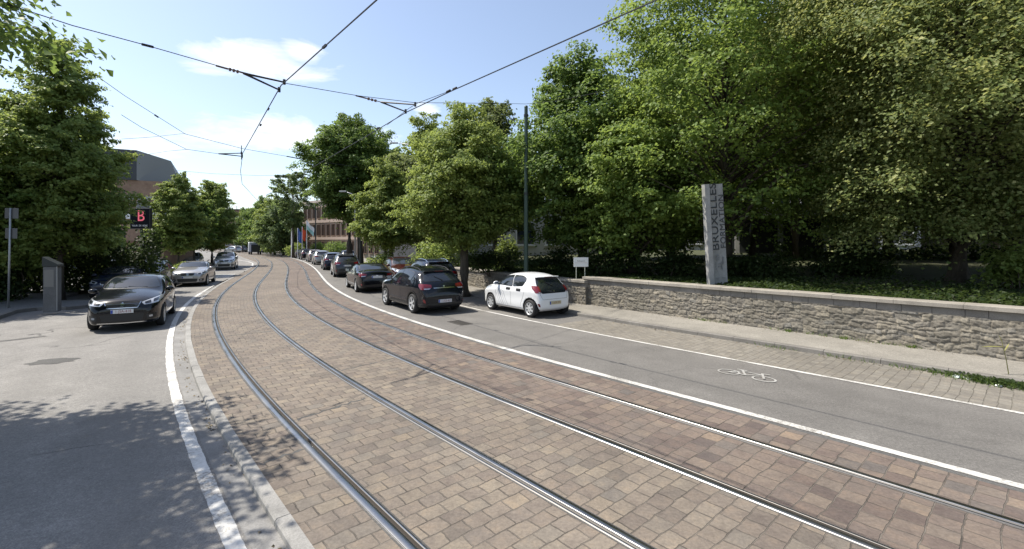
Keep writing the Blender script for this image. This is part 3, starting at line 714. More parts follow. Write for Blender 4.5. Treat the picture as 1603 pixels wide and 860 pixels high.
for i, (px, Y, H, rd, lab, lm_) in enumerate([
    (430, 92, 11.5, 4.2, 'pale olive round tree left of the white flagpole', 'young'),
    (443, 84, 10.0, 4.0, 'dull green tree right behind the white flagpole', 'far'),
    (412, 112, 13.5, 4.6, 'dark tree above the far bend, right of the distant flat roof', 'dark'),
    (395, 128, 12.5, 4.4, 'bluish dark tree next to the distant flat-roofed block', 'dark'),
    (384, 132, 7.6, 3.2, 'small far tree just under the distant flat roof', 'far'),
    (424, 100, 8.0, 3.0, 'small light tree beside the road at the far bend', 'young'),
    (455, 110, 13.5, 5.0, 'far green tree behind the slender airy tree', 'far')]):
    make_tree('far_tree', lab, gx(px, Y, .2), H, rd, ROUND if i % 2 else EGG, 1.2, LM[lm_], 60 + i, 90, 150, .34, .5, 1.1, .2, .25, group=None)
# left side
make_tree('plane_tree', 'large tree overhanging from the left frame edge, its leaves in the top left corner', (-10.75, 5.1, 0), 8.7, 4.4, EGG, 4.8, LM['dark'], 21, 230, 200, .13, .5, .85, .28, .25, rxy=(1.05, .66))
make_tree('hornbeam_tree', 'big conical tree on the left pavement behind the grey cabinet', gx(92, 20.6, .05), 11.8, 2.6, [(0, .55), (.1, .85), (.22, 1), (.4, .92), (.58, .74), (.74, .5), (.88, .26), (.96, .12), (1, .03)], 2.3, LM['linden'], 22, 300, 250, .135, .34, .92, .2, .3, droop=.3, gaps=.14)
make_tree('hornbeam_tree', 'bushy tree at the left edge behind the tall signpost', gx(8, 20.5, .05), 7.0, 3.0, ROUND, 1.2, LM['linden'], 23, 160, 240, .15, .4, 1.0, .16, .2)
make_tree('hornbeam_tree', 'narrow dark tree half hidden behind the big conical tree', gx(140, 27, .05), 9.2, 1.7, CONE, 1.4, LM['dark'], 24, 140, 220, .17, .4, 1.0, .15)
make_tree('street_tree', 'young street tree left of the grey saloon, in front of the left building', gx(279, 36, .05), 7.9, 1.85, EGG, 1.9, LM['linden'], 25, 150, 210, .15, .42, .95, .1, .26)
make_tree('street_tree', 'round street tree above the silver off-roader', gx(332, 50, .05), 9.3, 2.55, EGG, 2.0, LM['linden'], 26, 170, 210, .18, .45, .95, .13, .26)
make_tree('street_tree', 'lower street tree squeezed between the other two beyond the grey saloon', gx(304, 44, .05), 7.0, 1.9, EGG, 2.0, LM['dark'], 27, 110, 180, .18, .45, .95, .1, .2)
make_tree('hornbeam_tree', 'tree cut off by the left frame edge, nearer than the tall signpost', (-23.2, 17.6, .05), 8.6, 3.0, ROUND, 1.9, LM['dark'], 28, 150, 230, .15, .4, 1.0, .16, .2)
# shrubs
def shrub(name, label, base, size, lm_, seed, n=2600, leaf=.09, cat='shrub', group=None):
    r = np.random.RandomState(seed); root = empty(name, base); tag(root, label, cat, group)
    k = 26; th = r.uniform(0, 6.28, k); rr_ = np.sqrt(r.rand(k)) * .75; C = np.c_[np.cos(th) * rr_ * size[0], np.sin(th) * rr_ * size[1], r.uniform(.25, .82, k) * size[2] * (1 - .45 * rr_ ** 2)]
    idx = r.randint(0, k, n); g = r.normal(size=(n, 3)); g /= np.linalg.norm(g, axis=1, keepdims=True); g *= r.rand(n, 1) ** .4
    P = C[idx] + g * np.array([size[0] * .33, size[1] * .33, size[2] * .24]); P[:, 2] = np.abs(P[:, 2])
    V, F = leaves(P, np.array([0, 0, .8]) + g * .6 + r.normal(size=(n, 3)) * .5, leaf, r); mesh_obj('foliage', V, F, LM[lm_], root)
    mb = MB()
    for j in range(9): mb.tube([(C[j, 0] * .15, C[j, 1] * .15, -.15), (C[j, 0] * .6, C[j, 1] * .6, C[j, 2] * .55), tuple(C[j])], [.022, .016, .008], 5, cap=False)
    mb.build('stem', M['bark'], root); return root
SH = [
 (462, 78, .3, (2.0, 1.6, 2.4), 'young', 'rounded yellow-green shrub at the foot of the white flagpole', 1500, .2),
 (498, 72, .4, (1.7, 1.5, 2.6), 'maple', 'upright green shrub just right of the flags', 1500, .2),
 (527, 64, .5, (2.0, 1.6, 2.6), 'dark', 'dark shrub at the end of the pink-beige office block', 1800, .18),
 (430, 95, .2, (2.2, 1.6, 2.0), 'far', 'low clipped shrub by the far stone wall', 1200, .22),
 (596, 31.0, .1, (1.3, 1.0, 1.9), 'young', 'leafy shrub at the foot of the smaller yellow-green linden', 2200, .13),
 (690, 29, .9, (2.4, 1.3, 1.9), 'linden', 'wide shrub behind the parked dark estate car', 3200, .13),
 (770, 23.6, .95, (2.1, 1.1, 1.5), 'ivy', 'dark bush on top of the lower stone wall', 3600, .11),
 (796, 25.5, 1.0, (.8, .6, 2.1), 'young', 'bright lime-green bush left of the green catenary pole', 1500, .11),
 (868, 21.5, 1.0, (1.7, 1.0, 1.4), 'ivy', 'dark bush right of the green catenary pole, behind the white hatchback roof', 3000, .11),
 (950, 19.6, 1.1, (1.7, 1.0, 1.3), 'ivy', 'dark bush right of the small white sign', 3000, .10),
 (1045, 18.3, 1.1, (1.6, 1.0, 1.25), 'ivy', 'leafy bush just left of the white pillar', 3000, .10),
 (1190, 17.0, 1.15, (1.7, 1.0, 1.1), 'ivy', 'dark bush right behind the white pillar', 3200, .10),
 (1330, 16.2, 1.15, (1.8, 1.0, 1.0), 'ivy', 'low dark bush under the middle of the flowering linden', 3200, .10),
 (1600, 12.6, 1.15, (1.2, .8, 1.5), 'linden', 'light bush above the coping at the right frame edge', 2600, .11),
 (205, 26.0, .05, (1.7, 1.2, 1.15), 'ivy', 'dark bush behind the two half-hidden parked cars on the left', 2200, .13),
 (290, 33.0, .05, (1.4, 1.0, 1.2), 'young', 'sunlit bush at the foot of the young street tree', 1500, .13),
 (165, 24.5, .05, (1.5, 1.0, 1.6), 'young', 'sunlit yellow-green bush behind the parked dark car', 1500, .13)]
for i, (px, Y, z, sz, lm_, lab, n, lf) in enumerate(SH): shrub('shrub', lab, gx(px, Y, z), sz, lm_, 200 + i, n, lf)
# hedge along the left pavement
def hedge(name, label, a, b, w, h, lm_, seed, n=9000, leaf=.13):
    r = np.random.RandomState(seed); root = empty(name, a); tag(root, label, 'hedge'); d = Vector(b) - Vector(a); L = d.length; d.normalize(); nrm = np.array([-d.y, d.x, 0])
    u = r.rand(n) * L; bump = 1 + .16 * np.sin(u * 1.7 + 1) + .1 * np.sin(u * 4.1); z = h * bump * r.rand(n) ** .95; v = r.uniform(-1, 1, n) * w * (.75 + .25 * r.rand(n)) * np.where(z > h * .8, .75, 1)
    P = np.outer(u, np.array(d)) + np.outer(v, nrm) + np.c_[np.zeros(n), np.zeros(n), z] + r.normal(size=(n, 3)) * .07
    V, F = leaves(P, np.outer(np.sign(v), nrm) * .7 + np.array([0, 0, .7]) + r.normal(size=(n, 3)) * .5, leaf, r); mesh_obj('foliage', V, F, LM[lm_], root)
    mb = MB(); u0 = .5
    while u0 < L and h > 1: mb.tube([d * u0 + Vector((0, 0, -.1)), d * u0 + Vector((.05, .1, h * .5)), d * u0 + Vector((.0, -.1, h * .85))], [.04, .03, .012], 5, cap=False); u0 += .8
    if mb.V: mb.build('stem', M['bark'], root)
    return root
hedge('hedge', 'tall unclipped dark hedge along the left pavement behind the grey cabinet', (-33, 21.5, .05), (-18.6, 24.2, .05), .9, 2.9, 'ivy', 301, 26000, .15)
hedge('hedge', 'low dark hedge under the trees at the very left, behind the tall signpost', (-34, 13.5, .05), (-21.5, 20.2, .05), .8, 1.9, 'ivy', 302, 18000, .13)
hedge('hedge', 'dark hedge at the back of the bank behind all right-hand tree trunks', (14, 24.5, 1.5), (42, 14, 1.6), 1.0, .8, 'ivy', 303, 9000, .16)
# ivy and ground cover on the bank (uncountable)
r = np.random.RandomState(77); n = 46000
s_ = r.uniform(8, sW + 15, n); o_ = 10.42 + np.abs(r.normal(size=n)) * 1.9; p, nn, t_ = cat_s(s_)
hz = np.interp(o_, [10.3, 12.5, 16, 24], [.98, 1.12, 1.35, 1.7]); mound = .16 + .14 * (vec_noise(s_, o_, 5, 1.6))
P = np.c_[p + nn * o_[:, None], hz + np.abs(mound) * r.rand(n) + .02]
V, F = leaves(P, np.array([0, 0, 1]) + r.normal(size=(n, 3)) * .45, .095, r)
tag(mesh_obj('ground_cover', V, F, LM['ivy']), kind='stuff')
# grass and weeds along the right kerb and wall foot
def blades(name, P, h, lm_, r, w=.012):
    n = len(P); d = r.normal(size=(n, 3)) * .45; d[:, 2] = 1; H = h * r.uniform(.4, 1.2, (n, 1)); tip = P + d * H; sd = np.cross(d, r.normal(size=(n, 3))); sd /= np.linalg.norm(sd, axis=1, keepdims=True)
    V = np.stack([P - sd * w / 2, P + sd * w / 2, P + d * H * .6 + sd * w * .4, tip], 1); k = np.arange(n)[:, None] * 4
    return mesh_obj(name, V.reshape(-1, 3), np.vstack([np.hstack([k, k + 1, k + 2]), np.hstack([k, k + 2, k + 3])]), lm_)
tuft = []
for c_s, c_o, n, sp in [(to_so(*gnd(1560, 592)[:2])[0], 7.98, 420, .4), (to_so(*gnd(1600, 602)[:2])[0], 7.9, 480, .4), (to_so(*gnd(1480, 580)[:2])[0], 8.07, 70, .2), (to_so(*gnd(1425, 572)[:2])[0], 8.08, 50, .3), (to_so(*gnd(1215, 545)[:2])[0], 8.08, 40, .3), (to_so(*gnd(1330, 561)[:2])[0], 8.08, 40, .3)]:
    s_ = c_s + r.normal(size=n) * sp; o_ = np.minimum(c_o + r.normal(size=n) * .10, 8.09); p, nn, t_ = cat_s(s_); tuft.append(np.c_[p + nn * o_[:, None], np.full(n, .0)])
n = 2200; s_ = r.uniform(14, sW + 10, n); s_ = s_ + .3 * np.sin(s_ * 5); o_ = 9.97 - np.abs(r.normal(size=n)) * .05; p, nn, t_ = cat_s(s_); keep = vec_noise(s_, s_ * 0, 9, 3) > .12; tuft.append(np.c_[p + nn * o_[:, None], np.full(n, .1)][keep])
n = 60; s_ = 24 + r.normal(size=n) * .5 - 2; tuft.append(np.c_[cat_s(s_)[0] + cat_s(s_)[1] * (8.4 + np.abs(r.normal(size=n)) * .2)[:, None], np.full(n, .1)])
tag(blades('grass', np.vstack(tuft), .10, LM['dark'], r), kind='stuff')
# weeds clumps with broad leaves near the kerb
P = np.vstack([tuft[0][:300], tuft[1][:300]]) + r.normal(size=(600, 3)) * np.array([.03, .03, 0]) + np.array([0, 0, .03]) + np.c_[np.zeros((600, 2)), r.rand(600) * .07]
V, F = leaves(P, np.array([0, 0, 1]) + r.normal(size=(600, 3)) * .4, .055, r); tag(mesh_obj('kerb_weeds', V, F, LM['ivy']), kind='stuff')
# dry leaf litter gathered in the gutters
n = 1500; s_ = r.uniform(10, 70, n); side = r.rand(n); o_ = np.where(side < .35, -3.0 + r.normal(size=n) * .05, np.where(side < .75, 8.04 - np.abs(r.normal(size=n)) * .10, 9.9 - np.abs(r.normal(size=n)) * .12)); zz = np.where(side < .35, -.045, np.where(side < .75, .012, .122))
s_ = s_ + .6 * np.sin(s_ * 1.3); p, nn, t_ = cat_s(s_); V, F = leaves(np.c_[p + nn * o_[:, None], zz], np.array([0, 0, 1]) + r.normal(size=(n, 3)) * .25, .035, r)
tag(mesh_obj('fallen_leaves', V, F, mat('dry_leaf', (.16, .12, .06), .8)), kind='stuff')
# tall dry stalk
wb = gnd(1579, 586, .105); e = empty('weed', wb); tag(e, 'tall dry yellowish weed stalk growing from the right pavement edge', 'weed')
mb = MB(); mb.tube([(0, 0, 0), (-.03, .01, .25), (-.07, .03, .5), (-.10, .04, .68)], [.008, .007, .006, .002], 5); st_ = mat('dry_stem', (.20, .19, .06), .7); mb.build('stem', st_, e)
def strap(a, b, w, sag):
    V = []; F = []
    a = Vector(a); b = Vector(b); d = (b - a); sd = d.cross(Vector((0, 0, 1))).normalized() + Vector((0, 0, .4))
    for i in range(7):
        q = i / 6; ww = w * (math.sin(math.pi * (q * .9 + .1)) + .02); p_ = a + d * q - Vector((0, 0, sag * q * q)); V += [p_ + sd * ww, p_ + Vector((0, 0, -.25 * ww)), p_ - sd * ww]
    for i in range(6): F += [(3 * i, 3 * i + 1, 3 * i + 4, 3 * i + 3), (3 * i + 1, 3 * i + 2, 3 * i + 5, 3 * i + 4)]
    return V, F
for (a, b) in (((-.07, .03, .5), (-.46, .06, .54)), ((-.07, .03, .48), (.42, -.05, .52)), ((-.09, .04, .6), (-.14, .05, .78)), ((-.05, .02, .42), (.12, .1, .6))):
    V, F = strap(a, b, .014, .05); mesh_obj('leaf', V, F, st_, e)
# litter caught in the weeds
pap = [mat('litter_pale', (.55, .62, .60), .6), mat('litter_white', (.7, .7, .68), .6), mat('litter_dark', (.03, .03, .035), .5)]
ll = ['crumpled pale green wrapper', 'crumpled white paper scrap', 'flattened pale can', 'torn dark plastic scrap']
for i, (px, py, sz, m_, lab) in enumerate([(1499, 590, .07, 0, 'crumpled pale green wrapper lying leftmost in the kerb weeds'), (1514, 592, .09, 1, 'largest crumpled white scrap in the kerb weeds'), (1543, 594, .06, 2, 'torn black plastic scrap in the kerb weeds'), (1549, 599, .05, 0, 'small pale green scrap right below the black scrap in the kerb weeds'), (1563, 604, .045, 1, 'small white scrap rightmost in the kerb weeds')]):
    rq = np.random.RandomState(i + 5); bm = bmesh.new(); bmesh.ops.create_icosphere(bm, subdivisions=2, radius=sz)
    for v in bm.verts: v.co *= rq.uniform(.65, 1.15); v.co.z *= .45
    me = bpy.data.meshes.new('litter'); bm.to_mesh(me); bm.free(); me.materials.append(pap[m_]); o = bpy.data.objects.new('litter', me); COL.objects.link(o); o.location = gnd(px, py, .02); tag(o, lab, 'litter', 'litter in the kerb weeds')
# ------------------------------------------------------------------ lettering
def lettering(text, size, m_, parent, Mx, name='lettering', ext=.002, align='CENTER', sx=1.0):
    cu = bpy.data.curves.new('txt', 'FONT'); cu.body = text; cu.size = size; cu.extrude = ext; cu.align_x = align; cu.align_y = 'CENTER'; cu.resolution_u = 3
    ob = bpy.data.objects.new('txt', cu); COL.objects.link(ob)
    me = bpy.data.meshes.new_from_object(ob.evaluated_get(bpy.context.evaluated_depsgraph_get()))
    bpy.data.objects.remove(ob); me.name = name; me.transform(Matrix.Diagonal((sx, 1, 1, 1)))
    me.materials.clear(); me.materials.append(m_)
    o = bpy.data.objects.new(name, me); COL.objects.link(o)
    if parent: o.parent = parent
    o.matrix_local = Mx; return o
RX90 = Matrix.Rotation(math.radians(90), 4, 'X')              # text plane -> upright, facing -Y
T_ = Matrix.Translation
M['dark_metal'] = mat('dark_metal', (.03, .035, .035), .5, .3)
M['green_metal'] = mat('green_metal', (.035, .062, .048), .5, .2)
M['galv'] = mat('galvanised', (.36, .37, .38), .5, .6)
M['black'] = mat('black_plastic', (.014, .014, .015), .5)
M['white'] = mat('white_paint', (.78, .78, .78), .45)
M['letter'] = mat('letter_grey', (.045, .048, .055), .5)
M['porcelain'] = mat('insulator', (.10, .055, .035), .3)
M['cable'] = mat('cable', (.025, .025, .028), .5, .5)

# white curved pillar with upright lettering
pb = gx(1123, 15.4, 1.05); e = empty('sign_pillar', pb, math.radians(14)); e.rotation_euler = (0, math.radians(-3.6), math.radians(14))
tag(e, 'tall white concave pillar lettered BRUXELLES FORMATION rising behind the stone wall', 'sign pillar')
pm = concrete('pillar_white', .31, (1, .99, .97))
mb = MB()
Wp, Hp = .62, 3.45
sec = [(-.36, .05), (-.35, -.10), (-.21, -.15), (-.205, -.095), (-.10, -.06), (.05, -.05), (.2, -.075), (.31, -.125), (.335, -.10), (.32, .08), (.0, .13)]
mb.prism(sec, -.2, Hp, 0)
for k in range(4): mb.box((-.357, -.02, .9 + k * .85), (.012, .12, .008))
mb.build('pillar_body', pm, e)
up = Matrix.Rotation(math.radians(-90), 4, 'Y')              # writing climbs the pillar
lettering('BRUXELLES', .37, M['letter'], e, T_((-.015, -.070, 2.36)) @ up @ RX90, ext=.006, sx=1.22)
lettering('FORMATION', .25, M['letter'], e, T_((.245, -.115, 2.2)) @ Matrix.Rotation(math.radians(-20), 4, 'Z') @ up @ RX90, ext=.006, sx=1.25)
mb = MB()
for i, (x_, z_, w_, h_) in enumerate([(.0, 1.0, .15, .03), (.0, 1.07, .15, .03), (.0, .93, .15, .03), (.0, 1.0, .03, .2), (-.06, .72, .02, .26), (.14, .72, .02, .26), (-.02, .32, .16, .014), (.19, .32, .12, .014), (.08, .80, .12, .03), (.08, .70, .12, .03), (.2, .9, .02, .24)]):
    mb.box((x_, -.075 - (.03 if x_ > .12 else 0), z_), (w_, .012 + .001 * i, h_))
mb.build('emblem', mat('emblem_grey', (.22, .225, .235), .5), e)

# small white notice on two posts
nb = gx(909.5, 18.6, 1.05); e = empty('notice_board', nb, math.radians(8)); tag(e, 'small white notice on two thin posts standing behind the end of the stone wall', 'notice')
mb = MB(); mb.box((0, 0, .71), (.61, .018, .38), bev=.004); mb.build('panel', M['white'], e)
mb = MB()
for x_ in (-.19, .17): mb.tube([(x_, .025, -.2), (x_, .025, .86)], .016, 8); mb.build('post', mat('post_pale', (.45, .47, .40), .6), e); mb = MB()
lettering('Parking privé', .062, M['letter'], e, T_((0, -.011, .755)) @ RX90, ext=.001); mb = MB(); mb.box((0, -.011, .68), (.50, .003, .012)); mb.build('rule', mat('pale_red', (.55, .42, .40), .6), e)

# green catenary pole
pp = gx(823.5, 19.4, .9); e = empty('catenary_pole', pp); tag(e, 'tall dark green steel pole carrying the tram wires, behind the white hatchback', 'pole')
ht = P3(823, 166, 19.4).z - .9
mb = MB(); mb.tube([(0, 0, -.6), (0, 0, ht * .5)], [.095, .092], 14); mb.tube([(0, 0, ht * .5), (0, 0, ht - .05)], [.078, .075], 14); mb.tube([(0, 0, ht - .05), (0, 0, ht)], [.085, .06], 14); mb.build('shaft', M['green_metal'], e, False)
MB().tube([(0, 0, ht - .45), (0, 0, ht - .36)], .098, 14).build('collar', M['dark_metal'], e); MB().tube([(0, 0, ht * .5 - .05), (0, 0, ht * .5 + .05)], .1, 14).build('collar', M['dark_metal'], e)

# ---- overhead line
def wire(name, label, pts, r_, cat='wire', m_=None, knots=()):
    o = MB().tube(pts, r_, 5).build(name, m_ or M['cable']); tag(o, label, cat)
    return o
def clamp(p, r_=.03, l=.12, d=(0, 0, 1)):
    d = Vector(d).normalized(); p = Vector(p); return [p - d * l / 2, p + d * l / 2]
w1 = [Vector((6.2, -4.2, 6.05)), Vector((1.75, 1.83, 6.0)), P3(590, 0, 6.45), P3(440, 134, 10.1), P3(380, 240, 17.9), P3(376.5, 268, 22.3), P3(379, 288, 26.8), P3(402, 313, 37), P3(432, 338, 55), P3(440, 346, 66)]
o1 = wire('contact_wire', 'left overhead contact wire running down the sky to the small bracket above the far bend', w1, .012)
w2 = [Vector((9.5, -3.2, 6.05)), P3(1200, -80, 5.4), P3(1028, 0, 6.5), P3(706, 143, 10.5), P3(636, 176, 12.2), P3(583, 208, 14.4), so(to_so(-4.2, 14.4)[0] + 10, 1.4, 6.0)[0], so(to_so(-4.2, 14.4)[0] + 26, 1.4, 6.0)[0], so(to_so(-4.2, 14.4)[0] + 44, 1.4, 6.0)[0]]
o2 = wire('contact_wire', 'right overhead contact wire crossing the sky from the top edge towards the tall dark tree', w2, .012)
def clip_on(parent, P, d, r_=.028, l=.14):
    P = Vector(P); d = Vector(d).normalized(); MB().tube([P - d * l / 2, P + d * l / 2], r_, 6).build('clamp', M['cable'], parent)
for (px, py, Y) in ((508, 73, 8.2), (420, 171, 12.4), (408, 196, 14.2)): q = P3(px, py, Y); clip_on(o1, q, w1[3] - w1[2] if Y < 10 else w1[4] - w1[3])
for (px, py, Y) in ((712, 139, 10.4), (702, 143, 10.55), (592, 201, 14.1)): clip_on(o2, P3(px, py, Y), w2[4] - w2[3])
pt = P3(823, 163, 19.4)
spA = [pt, P3(780, 162, 18), P3(650, 161, 13.5), P3(560, 150, 11.7), P3(449, 131, 10.15), P3(340, 103, 9.1), P3(225, 70, 7.95), P3(113, 40, 7.1), Vector((-10.3, 2.6, 6.35)), Vector((-13.9, -4.1, 6.7))]
sp1 = wire('span_wire', 'span wire crossing the sky from the top left leaves to the green pole', spA, .008)
for a, b in (((778, 162, 18), (754, 161.6, 17.2)), ((240, 74, 8.05), (222, 69.5, 7.9))): MB().tube([P3(*a), P3(*b)], .022, 6).build('turnbuckle', M['cable'], sp1)
wire('span_wire', 'thin cable leaving the green pole to the right across the tree crowns', [pt, P3(880, 157, 19.2), P3(950, 142, 18.8), P3(1040, 115, 18.2), P3(1180, 70, 17.5)], .008)
spB = [P3(150, 118, 12.5), P3(195, 150, 14), P3(290, 210, 16.2), P3(380, 233, 18.2), P3(478, 250, 21), P3(560, 262, 24)]
sp2 = wire('span_wire', 'span wire sagging from the big conical tree to the tall dark tree', spB, .008)
MB().tube([P3(449, 245, 20.0), P3(473, 249.5, 20.9)], .022, 6).build('turnbuckle', M['cable'], sp2); MB().tube([P3(242, 180, 15.2), P3(248, 184, 15.3)], .025, 6).build('turnbuckle', M['cable'], sp2)
wire('span_wire', 'lower span wire from the big conical tree to the left end of the small bracket', [P3(190, 180, 14), P3(222, 200, 15), P3(292, 234, 17), P3(342, 241, 17.7)], .008)
wire('span_wire', 'short tie cable between the big conical tree and the upper sagging span wire', [P3(190, 218, 15.6), P3(235, 215, 16), P3(290, 209, 16.2)], .007)
wire('span_wire', 'short tie cable over the dark roof block to the lower span wire', [P3(205, 246, 22), P3(262, 237, 19), P3(294, 234, 17)], .007)
spC = [P3(275, 267, 27), P3(330, 272, 28), P3(400, 275, 29.5), P3(450, 275, 33), P3(500, 272, 38)]
sp3 = wire('span_wire', 'faint distant span wire low over the street trees', spC, .008)
MB().tube([P3(432, 275.3, 31.5), P3(447, 275.2, 32.7)], .03, 6).build('turnbuckle', M['cable'], sp3)
wire('span_wire', 'thin stitch wire fanning from the right contact wire clamp towards the double bracket', [P3(706, 142, 10.5), P3(655, 161, 11.6), P3(640, 170, 12.2), P3(606, 196, 13.6)], .007)
# brackets
def bracket(name, label, node, ends, insul):
    e = empty(name, node); tag(e, label, 'wire bracket', 'registration brackets on the overhead line'); nd = Vector(node)
    for q in ends: MB().tube([(0, 0, 0), Vector(q) - nd], [.022, .018], 6).build('rod', M['black'], e)
    if insul:
        pts = [Vector(q) - nd for q in insul]; d = pts[-1] - pts[0]
        mb = MB(); mb.tube([pts[0], pts[0] + d * .42], .018, 6)
        for k in range(3): c = pts[0] + d * (.5 + k * .14); mb.tube([c - d * .03, c + d * .03], .036, 8)
        mb.tube([pts[0] + d * .42, pts[-1]], .010, 6); mb.build('insulator', M['porcelain'], e)
    for q in ends:
        v = Vector(q) - nd; MB().tube([v + Vector((0, 0, -.05)), v + Vector((0, 0, .06))], .03, 6).build('clamp', M['black'], e)
    return e
bracket('wire_bracket', 'large V-shaped black bracket on the left contact wire, in front of the upper cloud', P3(381, 115, 9.4), [P3(445, 129, 10.15), P3(437, 141, 10.35)], [P3(338, 103, 9.05), P3(381, 115, 9.4)])
bracket('wire_bracket', 'V-shaped black bracket on the right contact wire, left of the clamp joint', P3(596, 160, 12.2), [P3(650, 164, 12.0), P3(635, 175, 12.2)], [P3(557, 150, 11.7), P3(596, 160, 12.2)])
e3 = bracket('wire_bracket', 'small distant flat bracket hanging at the kink of the left contact wire', P3(342, 241, 17.6), [P3(378, 240, 17.9), P3(379, 245, 17.9)], None)
MB().tube([P3(378, 228, 17.9) - e3.location, P3(378, 250, 17.9) - e3.location], .014, 6).build('dropper', M['black'], e3)

# ---- left pavement furniture
sp = gnd(13, 482, .055); e = empty('sign_post', sp); e.rotation_euler = (0, math.radians(1.2), 0); tag(e, 'tall galvanised signpost with the grey backs of two sign plates at the left edge', 'signpost')
H_ = P3(17, 326, sp.y).z - .05; MB().tube([(0, 0, -.05), (0, 0, H_)], .032, 10).build('post', M['galv'], e, True)
for z_, w_ in ((3.62, .52), (2.85, .46)):
    mb = MB(); mb.box((0, .05, z_), (w_, .02, .40), bev=.006); mb.box((-.1, .035, z_ - .1), (w_ * .4, .016, .03)); mb.box((-.1, .035, z_ + .1), (w_ * .4, .016, .03)); mb.build('sign_plate', mat('sign_back', (.13, .13, .13), .6, .3), e)
cbp = gnd(82, 487, .055); e = empty('cabinet', cbp, math.radians(20)); e.scale = (.82, .82, 1); tag(e, 'narrow grey street cabinet with slanted top and a faded poster', 'cabinet')
mb = MB(); Mx = RX90 @ Matrix.Identity(4)
mb.box((0, 0, .8), (.46, .42, 1.64), bev=.02); mb.build('cabinet_body', concrete('cabinet_grey', .13, (1, 1, 1)), e)
mb = MB(); mb.add([(-.25, -.23, 1.63), (.30, -.23, 1.63), (.30, .23, 1.63), (-.25, .23, 1.63), (-.25, -.23, 1.98), (.30, -.23, 1.70), (.30, .23, 1.70), (-.25, .23, 1.98)], [(0, 3, 2, 1), (0, 1, 5, 4), (1, 2, 6, 5), (2, 3, 7, 6), (3, 0, 4, 7), (4, 5, 6, 7)]); mb.build('cabinet_top', M['dark_metal'], e)
mb = MB(); mb.box((-.02, -.216, 1.2), (.34, .006, .62)); mb.build('poster', mat('poster', (.17, .165, .155), .6), e)
mb = MB(); mb.box((.237, -.17, .82), (.02, .05, 1.6)); mb.build('edge_rail', M['galv'], e)
# black screen with a red B
bs = gx(221, 33.5, .05); e = empty('advertising_screen', bs, math.radians(-6)); tag(e, 'black screen with a large red letter B on a pole', 'sign')
zc = P3(221, 342.5, 33.5).z - .05
mb = MB(); mb.box((0, 0, zc), (1.6, .22, 1.5), bev=.02); mb.build('screen_housing', M['black'], e)
mb = MB(); mb.box((0, -.118, zc), (1.48, .012, 1.38)); mb.build('screen', mat('screen_face', (.006, .007, .011), .8, spec=.1), e)
lettering('B', 1.12, mat('screen_red', (.55, .09, .12), .5, emit=((1, .16, .22), .28)), e, T_((.1, -.13, zc + .16)) @ RX90, ext=.004)
lettering('TOUR  DE  ROM', .17, M['white'], e, T_((0, -.13, zc - .52)) @ RX90, ext=.002)
mb = MB(); mb.box((.14, .02, zc + 1.03), (.9, .16, .56), bev=.02); mb.build('top_box', mat('grey_box', (.18, .18, .19), .6), e)
mb = MB(); mb.tube([(-.1, .12, -.05), (-.1, .12, zc - .7)], .09, 10); mb.build('post', M['dark_metal'], e)
lp_ = gx(195, 32, .05); e = empty('lamp_post', lp_); tag(e, 'slim black lamp post just left of the screen with the red B', 'lamp post')
mb = MB(); mb.tube([(0, 0, -.05), (0, 0, 4.6)], [.07, .05], 10); mb.build('post', M['dark_metal'], e); mb = MB(); mb.lathe([(.03, 4.55), (.16, 4.62), (.2, 4.85), (.1, 5.0), (.02, 5.02)], 12); mb.build('lantern', M['dark_metal'], e)
e = empty('round_sign', gx(239, 30, .05)); tag(e, 'small pale sign seen from behind, on a post beside the young street tree', 'sign')
MB().tube([(0, 0, -.05), (0, 0, 2.15)], .03, 8).build('post', M['galv'], e); mb = MB(); mb.lathe([(.0, -.012), (.29, -.012), (.3, 0), (.29, .012), (0, .012)], 20, T_((0, -.045, 1.92)) @ RX90); mb.build('sign_plate', mat('pale_back', (.4, .38, .34), .6), e)

# ---- right side furniture
e = empty('parking_meter', so(to_so(*gx(606, 30.2)[:2])[0], 8.5, .105)[0]); tag(e, 'slim grey parking meter post with slanted head beside the shrub', 'parking meter')
MB().box((0, 0, .5), (.13, .11, 1.1), bev=.01).build('post', M['galv'], e); mb = MB(); mb.add([(-.09, -.08, 1.05), (.11, -.08, 1.05), (.11, .08, 1.05), (-.09, .08, 1.05), (-.09, -.08, 1.18), (.11, -.08, 1.3), (.11, .08, 1.3), (-.09, .08, 1.18)], [(0, 3, 2, 1), (0, 1, 5, 4), (1, 2, 6, 5), (2, 3, 7, 6), (3, 0, 4, 7), (4, 5, 6, 7)]); mb.build('head', M['dark_metal'], e)
e = empty('lamp_post', gx(564, 41, .1)); tag(e, 'black post right of the tallest dark tree, above the black saloon', 'post'); MB().tube([(0, 0, -.1), (0, 0, 3.1)], [.08, .06], 10).build('post', M['dark_metal'], e); MB().tube([(0, 0, 3.1), (0, 0, 3.18)], [.09, .03], 10).build('finial', M['dark_metal'], e)
e = empty('lamp_post', gx(494, 66, .1)); tag(e, 'dark lamp post in front of the pink-beige office block', 'lamp post'); zt = P3(494, 323, 66).z; MB().tube([(0, 0, -.1), (0, 0, zt)], [.10, .07], 8).build('post', M['dark_metal'], e); MB().box((0, -.2, zt + .05), (.18, .7, .12), bev=.03).build('lamp_head', M['galv'], e)
